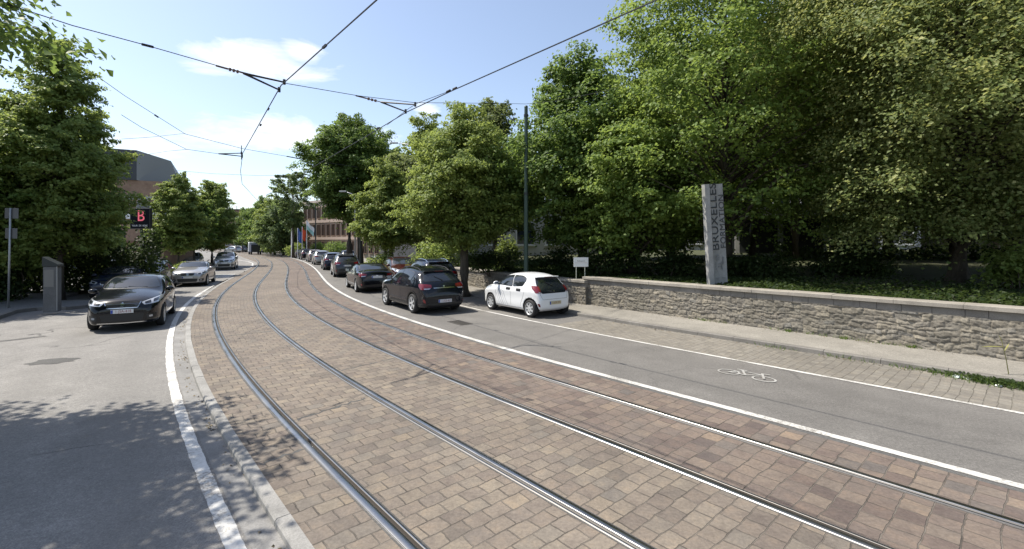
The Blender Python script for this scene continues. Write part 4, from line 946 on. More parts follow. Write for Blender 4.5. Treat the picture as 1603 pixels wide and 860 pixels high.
def street_lamp(px, Y, hx, hy, label):
    b = gx(px, Y, .1); e = empty('street_lamp', b); tag(e, label, 'street lamp'); hd_ = P3(hx, hy, Y) - b; zt = hd_.z - .4
    MB().tube([(0, 0, -.1), (0, 0, zt - .6), (hd_.x * .06, 0, zt - .1), (hd_.x * .3, 0, zt + .2), (hd_.x * .9, 0, hd_.z)], [.09, .06, .05, .04, .03], 8).build('post', M['galv'], e, True)
    MB().box((hd_.x, 0, hd_.z), (.62, .2, .11), bev=.03).build('lamp_head', M['galv'], e)
street_lamp(664, 38, 617, 224, 'street lamp whose arm pokes left out of the tree crowns, against the sky')
street_lamp(556, 40, 537, 300, 'street lamp with its arm in front of the tallest dark tree')
e = empty('flagpole', gx(457, 75, .2)); tag(e, 'bare white flagpole, tallest of the poles beside the flags', 'flagpole'); zt = P3(457, 333, 75).z; mb = MB(); mb.tube([(0, 0, -.2), (0, 0, zt)], [.14, .10], 10); mb.build('pole', M['white'], e); MB().tube([(0, 0, zt), (0, 0, zt + .16)], [.14, .05], 8).build('finial', M['galv'], e)
def flag(px, py, col, label, w, h, ang, sd, Y=70):
    b = gx(px, Y, .3); e = empty('flag', b); tag(e, label, 'flag', 'flags in front of the office block'); zt = P3(px, py, Y).z - .3
    MB().tube([(0, 0, -.1), (0, 0, zt)], .05, 8).build('pole', M['white'], e); V = []; F = []; nx, nz = 12, 8
    for i in range(nx + 1):
        for j in range(nz + 1):
            a = i / nx; c = j / nz; V.append((w * a * math.cos(ang) + .02, .16 * math.sin(a * 7 + c * 2 + sd) * (.3 + a), zt - .05 - h * c - w * a * math.sin(ang) + .06 * math.sin(a * 9)))
    for i in range(nx):
        for j in range(nz): k = i * (nz + 1) + j; F.append((k, k + 1, k + nz + 2, k + nz + 1))
    mesh_obj('flag_cloth', V, F, col if isinstance(col, list) else [col], e, True, [0 if not isinstance(col, list) else (0 if (f % nz) < nz // 2 else 1) for f in range(len(F))])
flag(466, 357, mat('flag_blue', (.05, .12, .36), .7), 'blue flag, leftmost of the three small flags', .95, 1.75, .9, 0)
flag(473, 355, mat('flag_red', (.75, .10, .03), .7), 'orange-red flag, middle of the three small flags', .85, 1.7, 1.0, 1)
flag(480, 345, [mat('flag_white', (.75, .75, .74), .7), mat('flag_green', (.30, .52, .48), .7)], 'white and pale green flag flying above and right of the orange-red one', 1.7, 1.3, .85, 2)

# ---- buildings
brick = mat('brick_wall', rough=.85); t = NT(brick); co = t.coord(); b_ = t.new('ShaderNodeTexBrick'); t.l.new(t.scale(co, (1, 1, 1)), b_.inputs['Vector']); b_.inputs['Scale'].default_value = 4
t.l.new(t.ramp(t.noise(co, 1.5, 5, .7), [(.3, (.20, .125, .085)), (.7, (.32, .215, .15))]), t.b.inputs['Base Color'])
pink = mat('pink_facade', rough=.8); t = NT(pink); co = t.coord(); t.l.new(t.ramp(t.noise(co, .6, 5, .7), [(.3, (.44, .345, .275)), (.7, (.55, .44, .36))]), t.b.inputs['Base Color'])
glass = mat('window_glass', (.02, .026, .034), .08, spec=.7)
frame_w = mat('frame_white', (.6, .6, .58), .5)
def wall_box(parent, name, m_, c, size): return MB().box(c, size).build(name, m_, parent)
def window(parent, c, w, h, axis='x', fm=None, depth=.10):
    """frame with its pane, on a wall facing -y (axis x) or +x (axis y), in the parent's space"""
    fr = MB(); t_ = .07; R = Matrix.Identity(4) if axis == 'x' else Matrix.Rotation(math.radians(90), 4, 'Z')
    Mx = T_(c) @ R
    for (x_, z_, a, b) in ((-w / 2 + t_ / 2, 0, t_, h), (w / 2 - t_ / 2, 0, t_, h), (0, h / 2 - t_ / 2, w - 2 * t_ - .004, t_), (0, -h / 2 + t_ / 2, w - 2 * t_ - .004, t_), (0, 0, .05, h - 2 * t_ - .004)):
        fr.box((x_, -.02, z_), (a, depth, b), mat=Mx)
    fr.box((0, -.06, -h / 2 - .05), (w + .2, .16, .07), mat=Mx)
    f = fr.build('window', fm or frame_w, parent)
    MB().box((0, -.004, 0), (w - .16, .02, h - .16), mat=Mx).build('pane', glass, f); return f
# left building: brick lower floors, dark attic block with a pale end wall
B = empty('corner_building', (-35.4, 45.3, 0), math.radians(27)); tag(B, 'building behind the left street trees with dark upper storey and pale end wall', 'building')
wall_box(B, 'wall', brick, (-5.5, 6, 4.3), (14, 12, 8.6)); wall_box(B, 'plinth', M['concrete'], (-5.5, 5.98, .5), (14.1, 12.1, 1.2))
mb = MB(); mb.add([(-9, -.2, 8.603), (-1.2, -.2, 8.603), (1.6, 4.2, 8.603), (1.6, 13, 8.603), (-9, 13, 8.603), (-9, -.2, 11.5), (-1.2, -.2, 11.5), (.9, 3.4, 11.2), (.9, 13, 9.6), (-9, 13, 11.3)], [(0, 1, 6, 5), (1, 2, 7, 6), (2, 3, 8, 7), (3, 4, 9, 8), (4, 0, 5, 9), (5, 6, 7, 8, 9)], 0)
mb.M = [0, 1, 1, 0, 0, 2]; mb.build('attic', [mat('attic_dark', (.045, .048, .055), .5), mat('attic_pale', (.25, .248, .245), .6), mat('attic_roof', (.12, .12, .12), .7)], B)
wall_box(B, 'band', M['concrete'], (-5.5, 5.96, 6.9), (14.1, 12.14, .35))
for x_ in (-10.5, -8, -5.6, -3.2, -.6):
    for z_ in (2.3, 5.2): window(B, (x_, -.03, z_), 1.3, 1.8)
window(B, (-3.6, -.24, 10.0), .9, 1.5, fm=M['dark_metal']); window(B, (1.63, 5.6, 9.75), .6, 1.2, 'y', fm=M['dark_metal']); window(B, (1.63, 6.8, 9.7), .6, 1.2, 'y', fm=M['dark_metal']); wall_box(B, 'door', mat('door_brown', (.12, .07, .045), .6), (-2.0, -.05, 1.6), (1.0, .09, 2.2))
for y_ in (1.5, 4.5, 7.5, 10.5):
    for z_ in (2.3, 5.2): window(B, (1.53, y_, z_), 1.2, 1.7, 'y')
# pale lower annex with white facade seen between the trunks
B = empty('low_house', (-24.5, 43.5, 0)); B.location = gx(205, 42, .05); tag(B, 'low brick house with white bay windows behind the parked dark cars', 'house')
wall_box(B, 'wall', brick, (0, 2, 2.4), (6, 4, 4.8)); wall_box(B, 'parapet', M['white'], (0, 1.99, 4.95), (6.2, 4.2, .55))
for x_ in (-2.0, 1.9): window(B, (x_, -.03, 2.0), 1.5, 2.2)
wall_box(B, 'door', mat('door_brown2', (.16, .075, .045), .6), (.15, -.04, 1.4), (1.05, .08, 2.5))
# pink-beige office block
c0_ = P3(506, 380, 88); B = empty('office_block', (c0_.x, c0_.y, 0), math.radians(-36)); tag(B, 'pink-beige office block with rows of tall narrow windows behind the flags', 'building')
wall_box(B, 'wall', pink, (5, 5, 5.1), (24, 10, 10.6)); MB().box((5, 4.96, 10.5), (24.3, 10.3, .45)).build('cornice', mat('cornice', (.45, .38, .33), .7), B)
for z_ in (3.35, 6.6): MB().box((5, -.08, z_), (24.1, .25, .5)).build('floor_band', mat('band_pink', (.46, .36, .30), .75), B)
for fl, z_ in enumerate((1.75, 4.95, 8.3)):
    for k in range(15):
        window(B, (-6.2 + k * 1.6, -.04, z_), 1.02, 2.2, fm=mat('frame_brown', (.22, .15, .11), .6) if (fl == 0 and k == 0) else bpy.data.materials.get('frame_brown'), depth=.22)
# big grey building behind the right-hand trees
B = empty('grey_building', (21, 41, 0), math.radians(-20)); tag(B, 'tall grey building almost hidden behind the right-hand trees, only its roof edge showing', 'building')
gw = concrete('grey_render', .38, (1, .99, .97)); wall_box(B, 'wall', gw, (5, 6, 9.2), (28, 12, 21)); wall_box(B, 'roof', M['dark_metal'], (5, 6, 19.9), (28.8, 12.8, .5))
for fl in range(6):
    for k in range(9): window(B, (-7 + k * 3.0, -.04, 3.2 + fl * 3.05), 1.9, 1.6)
B = empty('white_pavilion', gx(1255, 31, 1.4), math.radians(-24)); tag(B, 'low white pavilion with dark recess glimpsed right of the white pillar', 'pavilion')
wall_box(B, 'roof_slab', M['white'], (0, 2.5, 3.35), (9.5, 5.6, .9)); wall_box(B, 'recess', M['dark_metal'], (0, 3.2, 1.45), (8.6, 3.6, 2.9))
for x_ in (-3.9, -1.2, 1.5, 4.1): MB().box((x_, .4, 1.42), (.3, .3, 2.95)).build('column', gw, B)
B = empty('pale_house', gx(800, 38, 0), math.radians(-10)); tag(B, 'pale ground-floor house with grey-framed windows behind the green catenary pole', 'house')
wall_box(B, 'wall', mat('pale_wall', (.36, .35, .32), .8), (0, 3, 2.9), (15, 6, 5.2)); wall_box(B, 'roof', M['dark_metal'], (0, 3, 5.65), (15.6, 6.6, .3))
for x_ in (-6, -3.6, -1.2, 1.2, 3.6, 6): window(B, (x_, -.03, 3.3), 1.5, 1.9)
B = empty('garden_shed', gx(1575, 23.5, 1.4), math.radians(-30)); tag(B, 'pale wall with a dark doorway glimpsed below the flowering linden, near the right edge', 'shed')
wall_box(B, 'wall', mat('cream_wall', (.52, .46, .36), .8), (0, 2, 1.35), (5, 4, 2.8)); wall_box(B, 'roof', M['dark_metal'], (0, 2, 2.85), (5.5, 4.5, .2)); wall_box(B, 'door', M['dark_metal'], (.5, -.03, 1.05), (1.0, .07, 2.0)); wall_box(B, 'post', mat('wood_post', (.30, .22, .13), .8), (-.4, -.12, 1.35), (.16, .12, 2.7))
# distant block and far wall
B = empty('distant_block', gx(350, 175, 0), math.radians(12)); tag(B, 'distant brown flat-roofed block above the far bend', 'building')
wall_box(B, 'wall', brick, (3, 6, 7.5), (18, 12, 15)); wall_box(B, 'roof', M['dark_metal'], (3, 6, 15.1), (18.4, 12.4, .5))
for k in range(5): MB().tube([(-1 + k * 2.1, 4, 15.3), (-1 + k * 2.1, 4, 15.9 + (k % 3) * .5)], .09, 6).build('antenna', M['dark_metal'], B)
for fl in range(4):
    for k in range(6): window(B, (-4.6 + k * 3, -.04, 2.4 + fl * 3.3), 1.5, 1.8)
e = ribbon('far_wall', [(10.4, -.05), (10.4, 1.5), (10.45, 1.6), (10.85, 1.6), (10.9, -.05)], 112, 165, concrete('far_stone', .36, (1, .9, .74)), 1.0); tag(e, 'sunlit beige stone wall curving round the far bend', 'stone wall')
e = ribbon('far_wall', [(-11.2, -.05), (-11.2, 1.3), (-10.9, 1.36), (-10.6, 1.3), (-10.6, -.05)], 122, 215, concrete('far_stone2', .40, (1, .92, .80)), 1.0); tag(e, 'pale low wall beyond the far bend, left of the far cars', 'wall')
e = empty('signal_mast', gx(380, 118, .1)); tag(e, 'dark post with signal heads standing at the far bend', 'signal'); MB().tube([(0, 0, -.1), (0, 0, 3.4)], .09, 8).build('post', M['dark_metal'], e); MB().box((0, 0, 2.8), (.5, .35, 1.1), bev=.05).build('signal_head', M['black'], e)
e = empty('gantry', gx(421, 104, .1)); tag(e, 'thin square steel frame on a mast poking above the far trees', 'mast'); zt = P3(418, 319, 104).z
mb = MB(); mb.tube([(-.5, 0, -.1), (-.5, 0, zt + 1.9)], .06, 6); mb.tube([(.55, 0, zt), (.55, 0, zt + 2.3)], .06, 6); mb.tube([(-.5, 0, zt + 1.9), (.55, 0, zt + 2.3)], .06, 6); mb.build('mast', M['dark_metal'], e); MB().box((.55, 0, zt + 2.3), (.5, .2, .12)).build('lamp_head', M['dark_metal'], e)
# ------------------------------------------------------------------ cars
def paint(name, col, metal=.0, rough=.22, flake=0.0, low=None):
    m = mat(name, col, rough, metal, .5 if metal or col[0] > .3 else .08, .8); t = NT(m)
    co = t.coord(); sp_ = t.new('ShaderNodeSeparateXYZ'); t.l.new(co, sp_.inputs[0])
    d = t.noise(co, 3.5, 5, .7); dirt = t.math('MULTIPLY', t.range(sp_.outputs[2], .62, .12), t.range(d, .35, .7), clamp=True)   # road dust low on the doors
    c = t.mix(t.math('MULTIPLY', dirt, .025), (*col,), (.16, .14, .115))
    if low: c = t.mix(t.math('LESS_THAN', sp_.outputs[2], low), c, (.018, .018, .019))
    t.l.new(c, t.b.inputs['Base Color'])
    return m
PT = {
 'black': paint('paint_black', (.005, .006, .009)), 'black_low': paint('paint_black_clad', (.005, .007, .012), low=.30), 'white': paint('paint_white', (.74, .75, .76), 0, .3),
 'grey': paint('paint_grey', (.36, .35, .345), .6, .3), 'silver': paint('paint_silver', (.42, .43, .44), .75, .3), 'navy': paint('paint_navy', (.012, .018, .04)),
 'darkgrey': paint('paint_darkgrey', (.045, .047, .052), .5, .28), 'red': paint('paint_red', (.13, .016, .018)), 'maroon': paint('paint_maroon', (.05, .012, .012), .2), 'rose': paint('paint_rose_grey', (.26, .235, .23), .6, .3)}
M['glass_car'] = mat('car_glass', (.016, .020, .025), .04, spec=.95)
M['seal'] = mat('window_seal', (.010, .010, .011), .45)
M['tyre'] = mat('tyre', (.016, .016, .017), .8)
M['rim'] = mat('rim_alloy', (.52, .53, .54), .38, .35)
M['rim_dark'] = mat('rim_dark', (.03, .03, .032), .5, .4)
M['chrome'] = mat('chrome', (.62, .63, .65), .14, 1.0)
M['lamp_red'] = mat('tail_lens', (.15, .006, .010), .12, spec=.8, coat=.6)
M['lamp_clear'] = mat('clear_lens', (.50, .52, .55), .10, .35, coat=.8)
M['lamp_dark'] = mat('lamp_inner', (.03, .033, .04), .15, .3, coat=.6)
M['well'] = mat('wheel_well', (.008, .008, .008), .9)
M['plate'] = mat('plate_white', (.62, .63, .64), .4)
M['plate_blue'] = mat('plate_blue', (.02, .06, .34), .4)
M['plate_red'] = mat('plate_red', (.22, .03, .04), .5)
M['plate_yellow'] = mat('plate_pale_yellow', (.50, .47, .30), .4)

HATCH = dict(
 top=[(0, .42), (.006, .50), (.018, .56), (.04, .60), (.09, .648), (.16, .695), (.23, .728), (.265, .745), (.30, .79), (.36, .87), (.42, .94), (.47, .975), (.55, 1.0), (.65, .998), (.75, .98), (.83, .95), (.865, .925), (.885, .88), (.92, .79), (.95, .70), (.97, .64), (.985, .56), (.995, .47), (1, .40)],
 sh=[(0, .38), (.02, .48), (.05, .535), (.1, .575), (.2, .61), (.35, .635), (.6, .655), (.85, .68), (.93, .67), (.97, .60), (1, .38)],
 hw=[(0, .62), (.006, .70), (.02, .79), (.05, .87), (.1, .94), (.18, .985), (.3, 1), (.7, 1), (.85, .98), (.93, .935), (.97, .88), (.99, .82), (1, .74)],
 zb=[(0, .24), (.03, .19), (.1, .165), (.9, .17), (.97, .22), (1, .30)])
SALOON = dict(
 top=[(0, .44), (.006, .52), (.018, .58), (.04, .62), (.09, .67), (.16, .715), (.23, .745), (.28, .765), (.32, .81), (.38, .895), (.43, .955), (.48, .985), (.54, 1.0), (.62, .995), (.69, .965), (.74, .92), (.79, .86), (.835, .80), (.86, .785), (.92, .775), (.965, .76), (.98, .71), (.99, .60), (.996, .50), (1, .42)],
 sh=[(0, .40), (.02, .50), (.05, .56), (.1, .60), (.2, .635), (.35, .655), (.6, .675), (.85, .70), (.95, .69), (.98, .60), (1, .40)],
 hw=[(0, .62), (.006, .70), (.02, .79), (.05, .87), (.1, .94), (.18, .985), (.3, 1), (.7, 1), (.85, .975), (.93, .93), (.97, .88), (.99, .82), (1, .74)],
 zb=[(0, .24), (.03, .19), (.1, .165), (.9, .17), (.97, .22), (1, .30)])
XS = [0, .004, .010, .02, .035, .06, .09, .13, .18, .225, .262, .285, .315, .35, .39, .43, .47, .52, .58, .64, .70, .745, .79, .83, .86, .88, .90, .925, .95, .966, .978, .987, .994, 1.0]

def rpoly(poly, rad=.03, n=4):
    """round the corners of a 2-D outline"""
    out = []; k = len(poly)
    for i in range(k):
        p0, p1, p2 = Vector(poly[i - 1]), Vector(poly[i]), Vector(poly[(i + 1) % k])
        a, b = p0 - p1, p2 - p1; r_ = min(rad, a.length * .42, b.length * .42)
        q0, q2 = p1 + a.normalized() * r_, p1 + b.normalized() * r_
        for j in range(n + 1):
            t = j / n; out.append(tuple((1 - t) ** 2 * q0 + 2 * t * (1 - t) * p1 + t * t * q2))
    return out
def grow(poly, d):
    c = Vector((sum(p[0] for p in poly) / len(poly), sum(p[1] for p in poly) / len(poly))); k = len(poly); out = []
    area = sum(poly[i - 1][0] * poly[i][1] - poly[i][0] * poly[i - 1][1] for i in range(k)); sg = 1 if area > 0 else -1
    for i in range(k):
        p0, p1, p2 = Vector(poly[i - 1]), Vector(poly[i]), Vector(poly[(i + 1) % k]); e1 = (p1 - p0).normalized(); e2 = (p2 - p1).normalized()
        n_ = Vector((e1.y + e2.y, -(e1.x + e2.x))) * sg; n_ = n_.normalized() if n_.length > 1e-6 else Vector((0, 0)); out.append(tuple(p1 + n_ * d))
    return out
class Skin:
    def __init__(s, bvh, L): s.b = bvh; s.L = L
    def hit(s, a, b, ax):
        if ax in ('L', 'R'): o, d = Vector((a, 4 if ax == 'L' else -4, b)), Vector((0, -1 if ax == 'L' else 1, 0))
        elif ax == 'F': o, d = Vector((6, a, b)), Vector((-1, 0, 0))
        elif ax == 'B': o, d = Vector((-6, a, b)), Vector((1, 0, 0))
        else: o, d = Vector((a, b, 5)), Vector((0, 0, -1))
        p, n, i, q = s.b.ray_cast(o, d)
        if p is None:
            o2 = o + d * (4 if ax in 'LR' else 6); p, n, i, q = s.b.find_nearest(Vector((a, 0, b)) if ax in ('L', 'R') else (Vector((s.L / 2 if ax == 'F' else -s.L / 2, a, b)) if ax in 'FB' else o2))
        if n.dot(d) > 0: n = -n
        return p, n
    def patch(s, mb, poly, ax, off=.004, step=.06, m=0):
        bm = bmesh.new(); vs_ = [bm.verts.new((p[0], p[1], 0)) for p in poly]; bm.faces.new(vs_)
        xs = [p[0] for p in poly]; ys = [p[1] for p in poly]
        for lo, hi, nrm in ((min(xs), max(xs), (1, 0, 0)), (min(ys), max(ys), (0, 1, 0))):
            k = int((hi - lo) / step)
            for i in range(1, k + 1):
                q = lo + (hi - lo) * i / (k + 1); bmesh.ops.bisect_plane(bm, geom=bm.verts[:] + bm.edges[:] + bm.faces[:], plane_co=Vector(nrm) * q, plane_no=nrm)
        bm.verts.index_update(); V = []
        for v in bm.verts:
            p, n = s.hit(v.co.x, v.co.y, ax); V.append(p + n * off)
        mb.add(V, [[v.index for v in f.verts] for f in bm.faces], m); bm.free()
    def strip(s, mb, pts, ax, w=.008, off=.002, step=.07, m=0):
        P = []
        for a, b in zip(pts[:-1], pts[1:]):
            a, b = Vector(a), Vector(b); k = max(1, int((b - a).length / step)); P += [a.lerp(b, i / k) for i in range(k)]
        P.append(Vector(pts[-1])); V = []; F = []
        for i, p in enumerate(P):
            d = (P[min(i + 1, len(P) - 1)] - P[max(i - 1, 0)]).normalized(); n_ = Vector((-d.y, d.x)) * w / 2
            for q in (p + n_, p - n_): h, nn = s.hit(q.x, q.y, ax); V.append(h + nn * off)
        for i in range(len(P) - 1): F.append((2 * i, 2 * i + 1, 2 * i + 3, 2 * i + 2))
        mb.add(V, F, m)
def make_wheel(parent, pos, r, w, side, spokes, rimmat, style=0):
    prof = [(r * .66, -w * .44), (r * .72, -w * .5), (r * .93, -w * .5), (r * .985, -w * .40), (r, -w * .25), (r, w * .25), (r * .985, w * .40), (r * .93, w * .5), (r * .72, w * .5), (r * .66, w * .44)]
    Mx = T_(pos) @ Matrix.Rotation(math.radians(-90 * side), 4, 'X')      # local +z points outboard
    ty = MB().lathe(prof, 28, Mx).build('wheel', M['tyre'], parent, True)
    mb = MB(); mb.lathe([(r * .68, w * .40), (r * .70, w * .47), (r * .66, w * .49), (r * .61, w * .42), (r * .60, w * .2)], 28, Mx, 0)
    mb.lathe([(r * .60, w * .12), (0.001, w * .10)], 28, Mx, 1)
    mb.lathe([(r * .14, w * .2), (r * .14, w * .43), (r * .10, w * .46), (.001, w * .46)], 14, Mx, 0)
    for k in range(spokes):
        a = 2 * math.pi * k / spokes; R_ = Mx @ Matrix.Rotation(a, 4, 'Z')
        for da in ((-.10, .10) if style == 1 else (0,)):
            w0, w1_ = (.045, .03) if style == 1 else (.085, .055); w0 *= r / .33; w1_ *= r / .33
            c_, s_ = math.cos(da), math.sin(da); V = []
            for (rr_, ww, zz) in ((r * .10, w0, w * .43), (r * .63, w1_, w * .44)):
                for sy in (-1, 1):
                    for dz in (0, -.03): x_, y_ = rr_, sy * ww / 2; V.append(R_ @ Vector((x_ * c_ - y_ * s_, x_ * s_ + y_ * c_, zz + dz)))
            mb.add(V, [(0, 2, 6, 4), (1, 5, 7, 3), (0, 4, 5, 1), (2, 3, 7, 6), (0, 1, 3, 2), (4, 6, 7, 5)], 0)
    mb.build('rim', [rimmat, M['rim_dark']], ty, False)
def make_car(name, T, L, W, H, wb, fo, r, pnt, kind='hatch', spokes=7, style=0, rails=False, rimmat=None, plate_z=.42, plate_col='plate', plate_txt=None, front_txt=None, tail=None, clad=False, feat=(), handles=None):
    w = W / 2; root = empty(name, (0, 0, 0)); X = lambda f: L / 2 - f * L
    I = lambda tb, f: float(np.interp(f, [a for a, _ in tb], [b for _, b in tb]))
    rows = []; nr = 10
    for f in XS:
        zt = I(T['top'], f) * H; zs = min(I(T['sh'], f) * H, zt - .015); hw = I(T['hw'], f) * w; zb_ = I(T['zb'], f)
        c = min(1, max(0, (zt - zs - .10) / (.26 * H * .9)))
        wr = hw * (.60 + .165 * c); zr = (zs + .72 * (zt - zs)) * (1 - c) + (zt - .075) * c
        m6 = hw * (.86 * (1 - c) + .5 * (.955 + .765 + .05) * c); z6 = (zs + .38 * (zt - zs)) * (1 - c) + (zs + .52 * (zr - zs)) * c
        rows.append([(0, zb_), (.82 * hw, zb_), (.965 * hw, zb_ + .07), (.985 * hw, zb_ + .33 * (zs - zb_)), (.972 * hw, zb_ + .58 * (zs - zb_)), (1.0 * hw, zb_ + .80 * (zs - zb_)), (.99 * hw, zb_ + .88 * (zs - zb_)), (.95 * hw, zs), (m6, z6), (wr, zr), (wr * .62, zt - .018 * (1 if c > .3 else .4)), (0, zt)])
    V = []; F = []
    full = [[(-y, z) for y, z in r_[1:-1]][::-1] for r_ in rows]
    ring = []
    for r_ in rows:
        L_ = [(y, z) for y, z in r_]; R_ = [(-y, z) for y, z in r_[1:-1]][::-1]; ring.append(L_ + R_)
    n = len(ring[0])
    for f, rg in zip(XS, ring): V += [(X(f), y, z) for y, z in rg]
    for i in range(len(XS) - 1):
        for k in range(n): k2 = (k + 1) % n; F.append((i * n + k, (i + 1) * n + k, (i + 1) * n + k2, i * n + k2))
    F.append(tuple(range(n))); F.append(tuple(range((len(XS) - 1) * n, len(XS) * n))[::-1])
    body = mesh_obj('body', V, F, [pnt, M['well']], root, True)
    sub = body.modifiers.new('s', 'SUBSURF'); sub.levels = 2; sub.render_levels = 2
    dg = bpy.context.evaluated_depsgraph_get(); me = bpy.data.meshes.new_from_object(body.evaluated_get(dg)); body.modifiers.clear()
    old = body.data; body.data = me; bpy.data.meshes.remove(old)
    bm = bmesh.new(); bm.from_mesh(me); bvh = BVHTree.FromBMesh(bm); bm.free()
    sk = Skin(bvh, L)
    # wheel arches
    ax = [(X(0) - fo, 1), (X(0) - fo - wb, 1)]
    cm = MB()
    for x_, _ in ax:
        for sd in (1, -1): cm.lathe([(.001, -.15), (r + .055, -.15), (r + .055, .15), (.001, .15)], 32, T_((x_, sd * (w - .10), r + .01)) @ RX90, 0)
    cut = cm.build('cut', M['well']); bo = body.modifiers.new('b', 'BOOLEAN'); bo.operation = 'DIFFERENCE'; bo.object = cut; bo.solver = 'EXACT'
    try: bo.material_mode = 'TRANSFER'
    except Exception: pass
    dg = bpy.context.evaluated_depsgraph_get(); me = bpy.data.meshes.new_from_object(body.evaluated_get(dg)); body.modifiers.clear(); body.data = me
    bpy.data.objects.remove(cut)
    # shading: flat inside the wells
    # windows
    seals = MB()
    def glass_part(nm, poly, axn, rad=.05, off=.005, gm=None, seal=.014):
        p = rpoly(poly, rad); g = MB(); sk.patch(g, p, axn, off, .055); sk.patch(seals, grow(p, seal), axn, off - .0025, .055); g.build(nm, gm or M['glass_car'], root, True)
    h = H
    if kind == 'saloon': ws, rw = (.77, .955), (.80, .945)
    else: ws, rw = (.755, .945), (.705, .90)
    glass_part('windscreen', [(-.60 * w, ws[1] * h), (.60 * w, ws[1] * h), (.80 * w, ws[0] * h), (-.80 * w, ws[0] * h)], 'F', .08)
    if 'glass_tail' in feat: glass_part('rear_window', [(-.58 * w, .90 * h), (.58 * w, .90 * h), (.74 * w, .70 * h), (.66 * w, .56 * h), (-.66 * w, .56 * h), (-.74 * w, .70 * h)], 'B', .05)
    else: glass_part('rear_window', [(-.60 * w, rw[1] * h), (.60 * w, rw[1] * h), (.74 * w, rw[0] * h), (-.74 * w, rw[0] * h)], 'B', .07)
    if kind == 'saloon': sw = [[(.345, .70), (.43, .865), (.475, .905), (.555, .925), (.555, .705)], [(.572, .705), (.572, .925), (.65, .915), (.715, .875), (.755, .80), (.745, .735)]]
    elif kind == 'small': sw = [[(.305, .685), (.41, .855), (.46, .905), (.575, .935), (.59, .675)], [(.605, .675), (.59, .935), (.71, .925), (.775, .885), (.79, .83), (.755, .705)]]
    else: sw = [[(.335, .69), (.425, .855), (.475, .90), (.56, .92), (.56, .685)], [(.578, .685), (.578, .92), (.70, .91), (.775, .885), (.80, .84), (.765, .715)], [(.785, .715), (.815, .835), (.845, .80), (.845, .745)]]
    for sd in 'LR':
        for poly in sw: glass_part('side_window', [(X(a), b * h) for a, b in poly], sd, .045)
    seals.build('window_seals', M['seal'], root, True)
    # shut lines
    se = MB()
    bs_ = .70 if kind == 'saloon' else .685
    for sd in 'LR':
        for ln in ([(.30, .60), (.295, .42), (.315, .19)], [(.568, bs_), (.57, .40), (.572, .18)], [(.315, .19), (.572, .18), (.735, .19)], [(.80 if kind != 'small' else .775, bs_ + .02), (.79, .55), (.765, .42), (.74, .30), (.735, .19)], [(.30, .60), (.33, .67)]):
            sk.strip(se, [(X(a), b * h) for a, b in ln], sd)
    sk.strip(se, [(-.80 * w, .575 * h), (-.60 * w, .555 * h), (0, .545 * h), (.60 * w, .555 * h), (.80 * w, .575 * h)], 'F')
    for s_ in (1, -1): sk.strip(se, [(X(.05), s_ * .80 * w), (X(.15), s_ * .85 * w), (X(.25), s_ * .845 * w)], 'T')
    if kind == 'saloon': sk.strip(se, [(-.70 * w, .74 * h), (-.66 * w, .50 * h), (.66 * w, .50 * h), (.70 * w, .74 * h)], 'B')
    else: sk.strip(se, [(-.80 * w, .66 * h), (-.74 * w, .52 * h), (-.66 * w, .42 * h), (.66 * w, .42 * h), (.74 * w, .52 * h), (.80 * w, .66 * h)], 'B')
    se.build('shut_lines', M['seal'], root)
    if 'stripes' in feat:  # thin grey curved stripes slanting down the left front side
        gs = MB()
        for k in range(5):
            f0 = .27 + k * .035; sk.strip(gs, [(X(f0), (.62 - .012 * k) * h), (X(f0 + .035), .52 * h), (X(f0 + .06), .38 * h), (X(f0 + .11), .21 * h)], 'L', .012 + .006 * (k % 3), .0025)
        gs.build('side_stripes', mat('stripe_grey', (.30, .32, .36), .4), root)
    # handles, mirrors
    hd_ = MB()
    for sd, sg in (('L', 1), ('R', -1)):
        for f in (.525, .735 if kind != 'small' else .70):
            p, nn = sk.hit(X(f), .60 * h, sd)
            mbx = MB(); mbx.box((0, 0, 0), (.19, .03, .032), bev=.010); mbx_o = mbx.build('door_handle', M['black'] if handles == 'black' else pnt, root); mbx_o.location = p + nn * .012
            if handles == 'black':
                q = MB(); sk.patch(q, rpoly([(X(f) - .13, .575 * h), (X(f) + .13, .575 * h), (X(f) + .13, .635 * h), (X(f) - .13, .635 * h)], .04), sd, .003); q.build('handle_recess', M['black'], mbx_o).location = -mbx_o.location
        p, nn = sk.hit(X(.335), .675 * h, sd); bm = bmesh.new(); bmesh.ops.create_uvsphere(bm, u_segments=16, v_segments=10, radius=1)
        for v in bm.verts: v.co = Vector((v.co.x * .095 * (1 if v.co.x > 0 else .45), v.co.y * .115, v.co.z * .075))
        me2 = bpy.data.meshes.new('mirror'); bm.to_mesh(me2); bm.free(); me2.materials.append(pnt); me2.polygons.foreach_set('use_smooth', np.ones(len(me2.polygons), bool)); mo = bpy.data.objects.new('mirror', me2); COL.objects.link(mo); mo.parent = root; mo.location = p + Vector((-.02, sg * .13, .055))
        MB().box((-.02, -sg * .09, -.045), (.05, .12, .03), bev=.006).build('mirror_stalk', M['black'], mo); MB().box((-.045, 0, 0), (.004, .17, .10), bev=.001).build('mirror_glass', M['chrome'], mo)
    # front
    fr = MB()
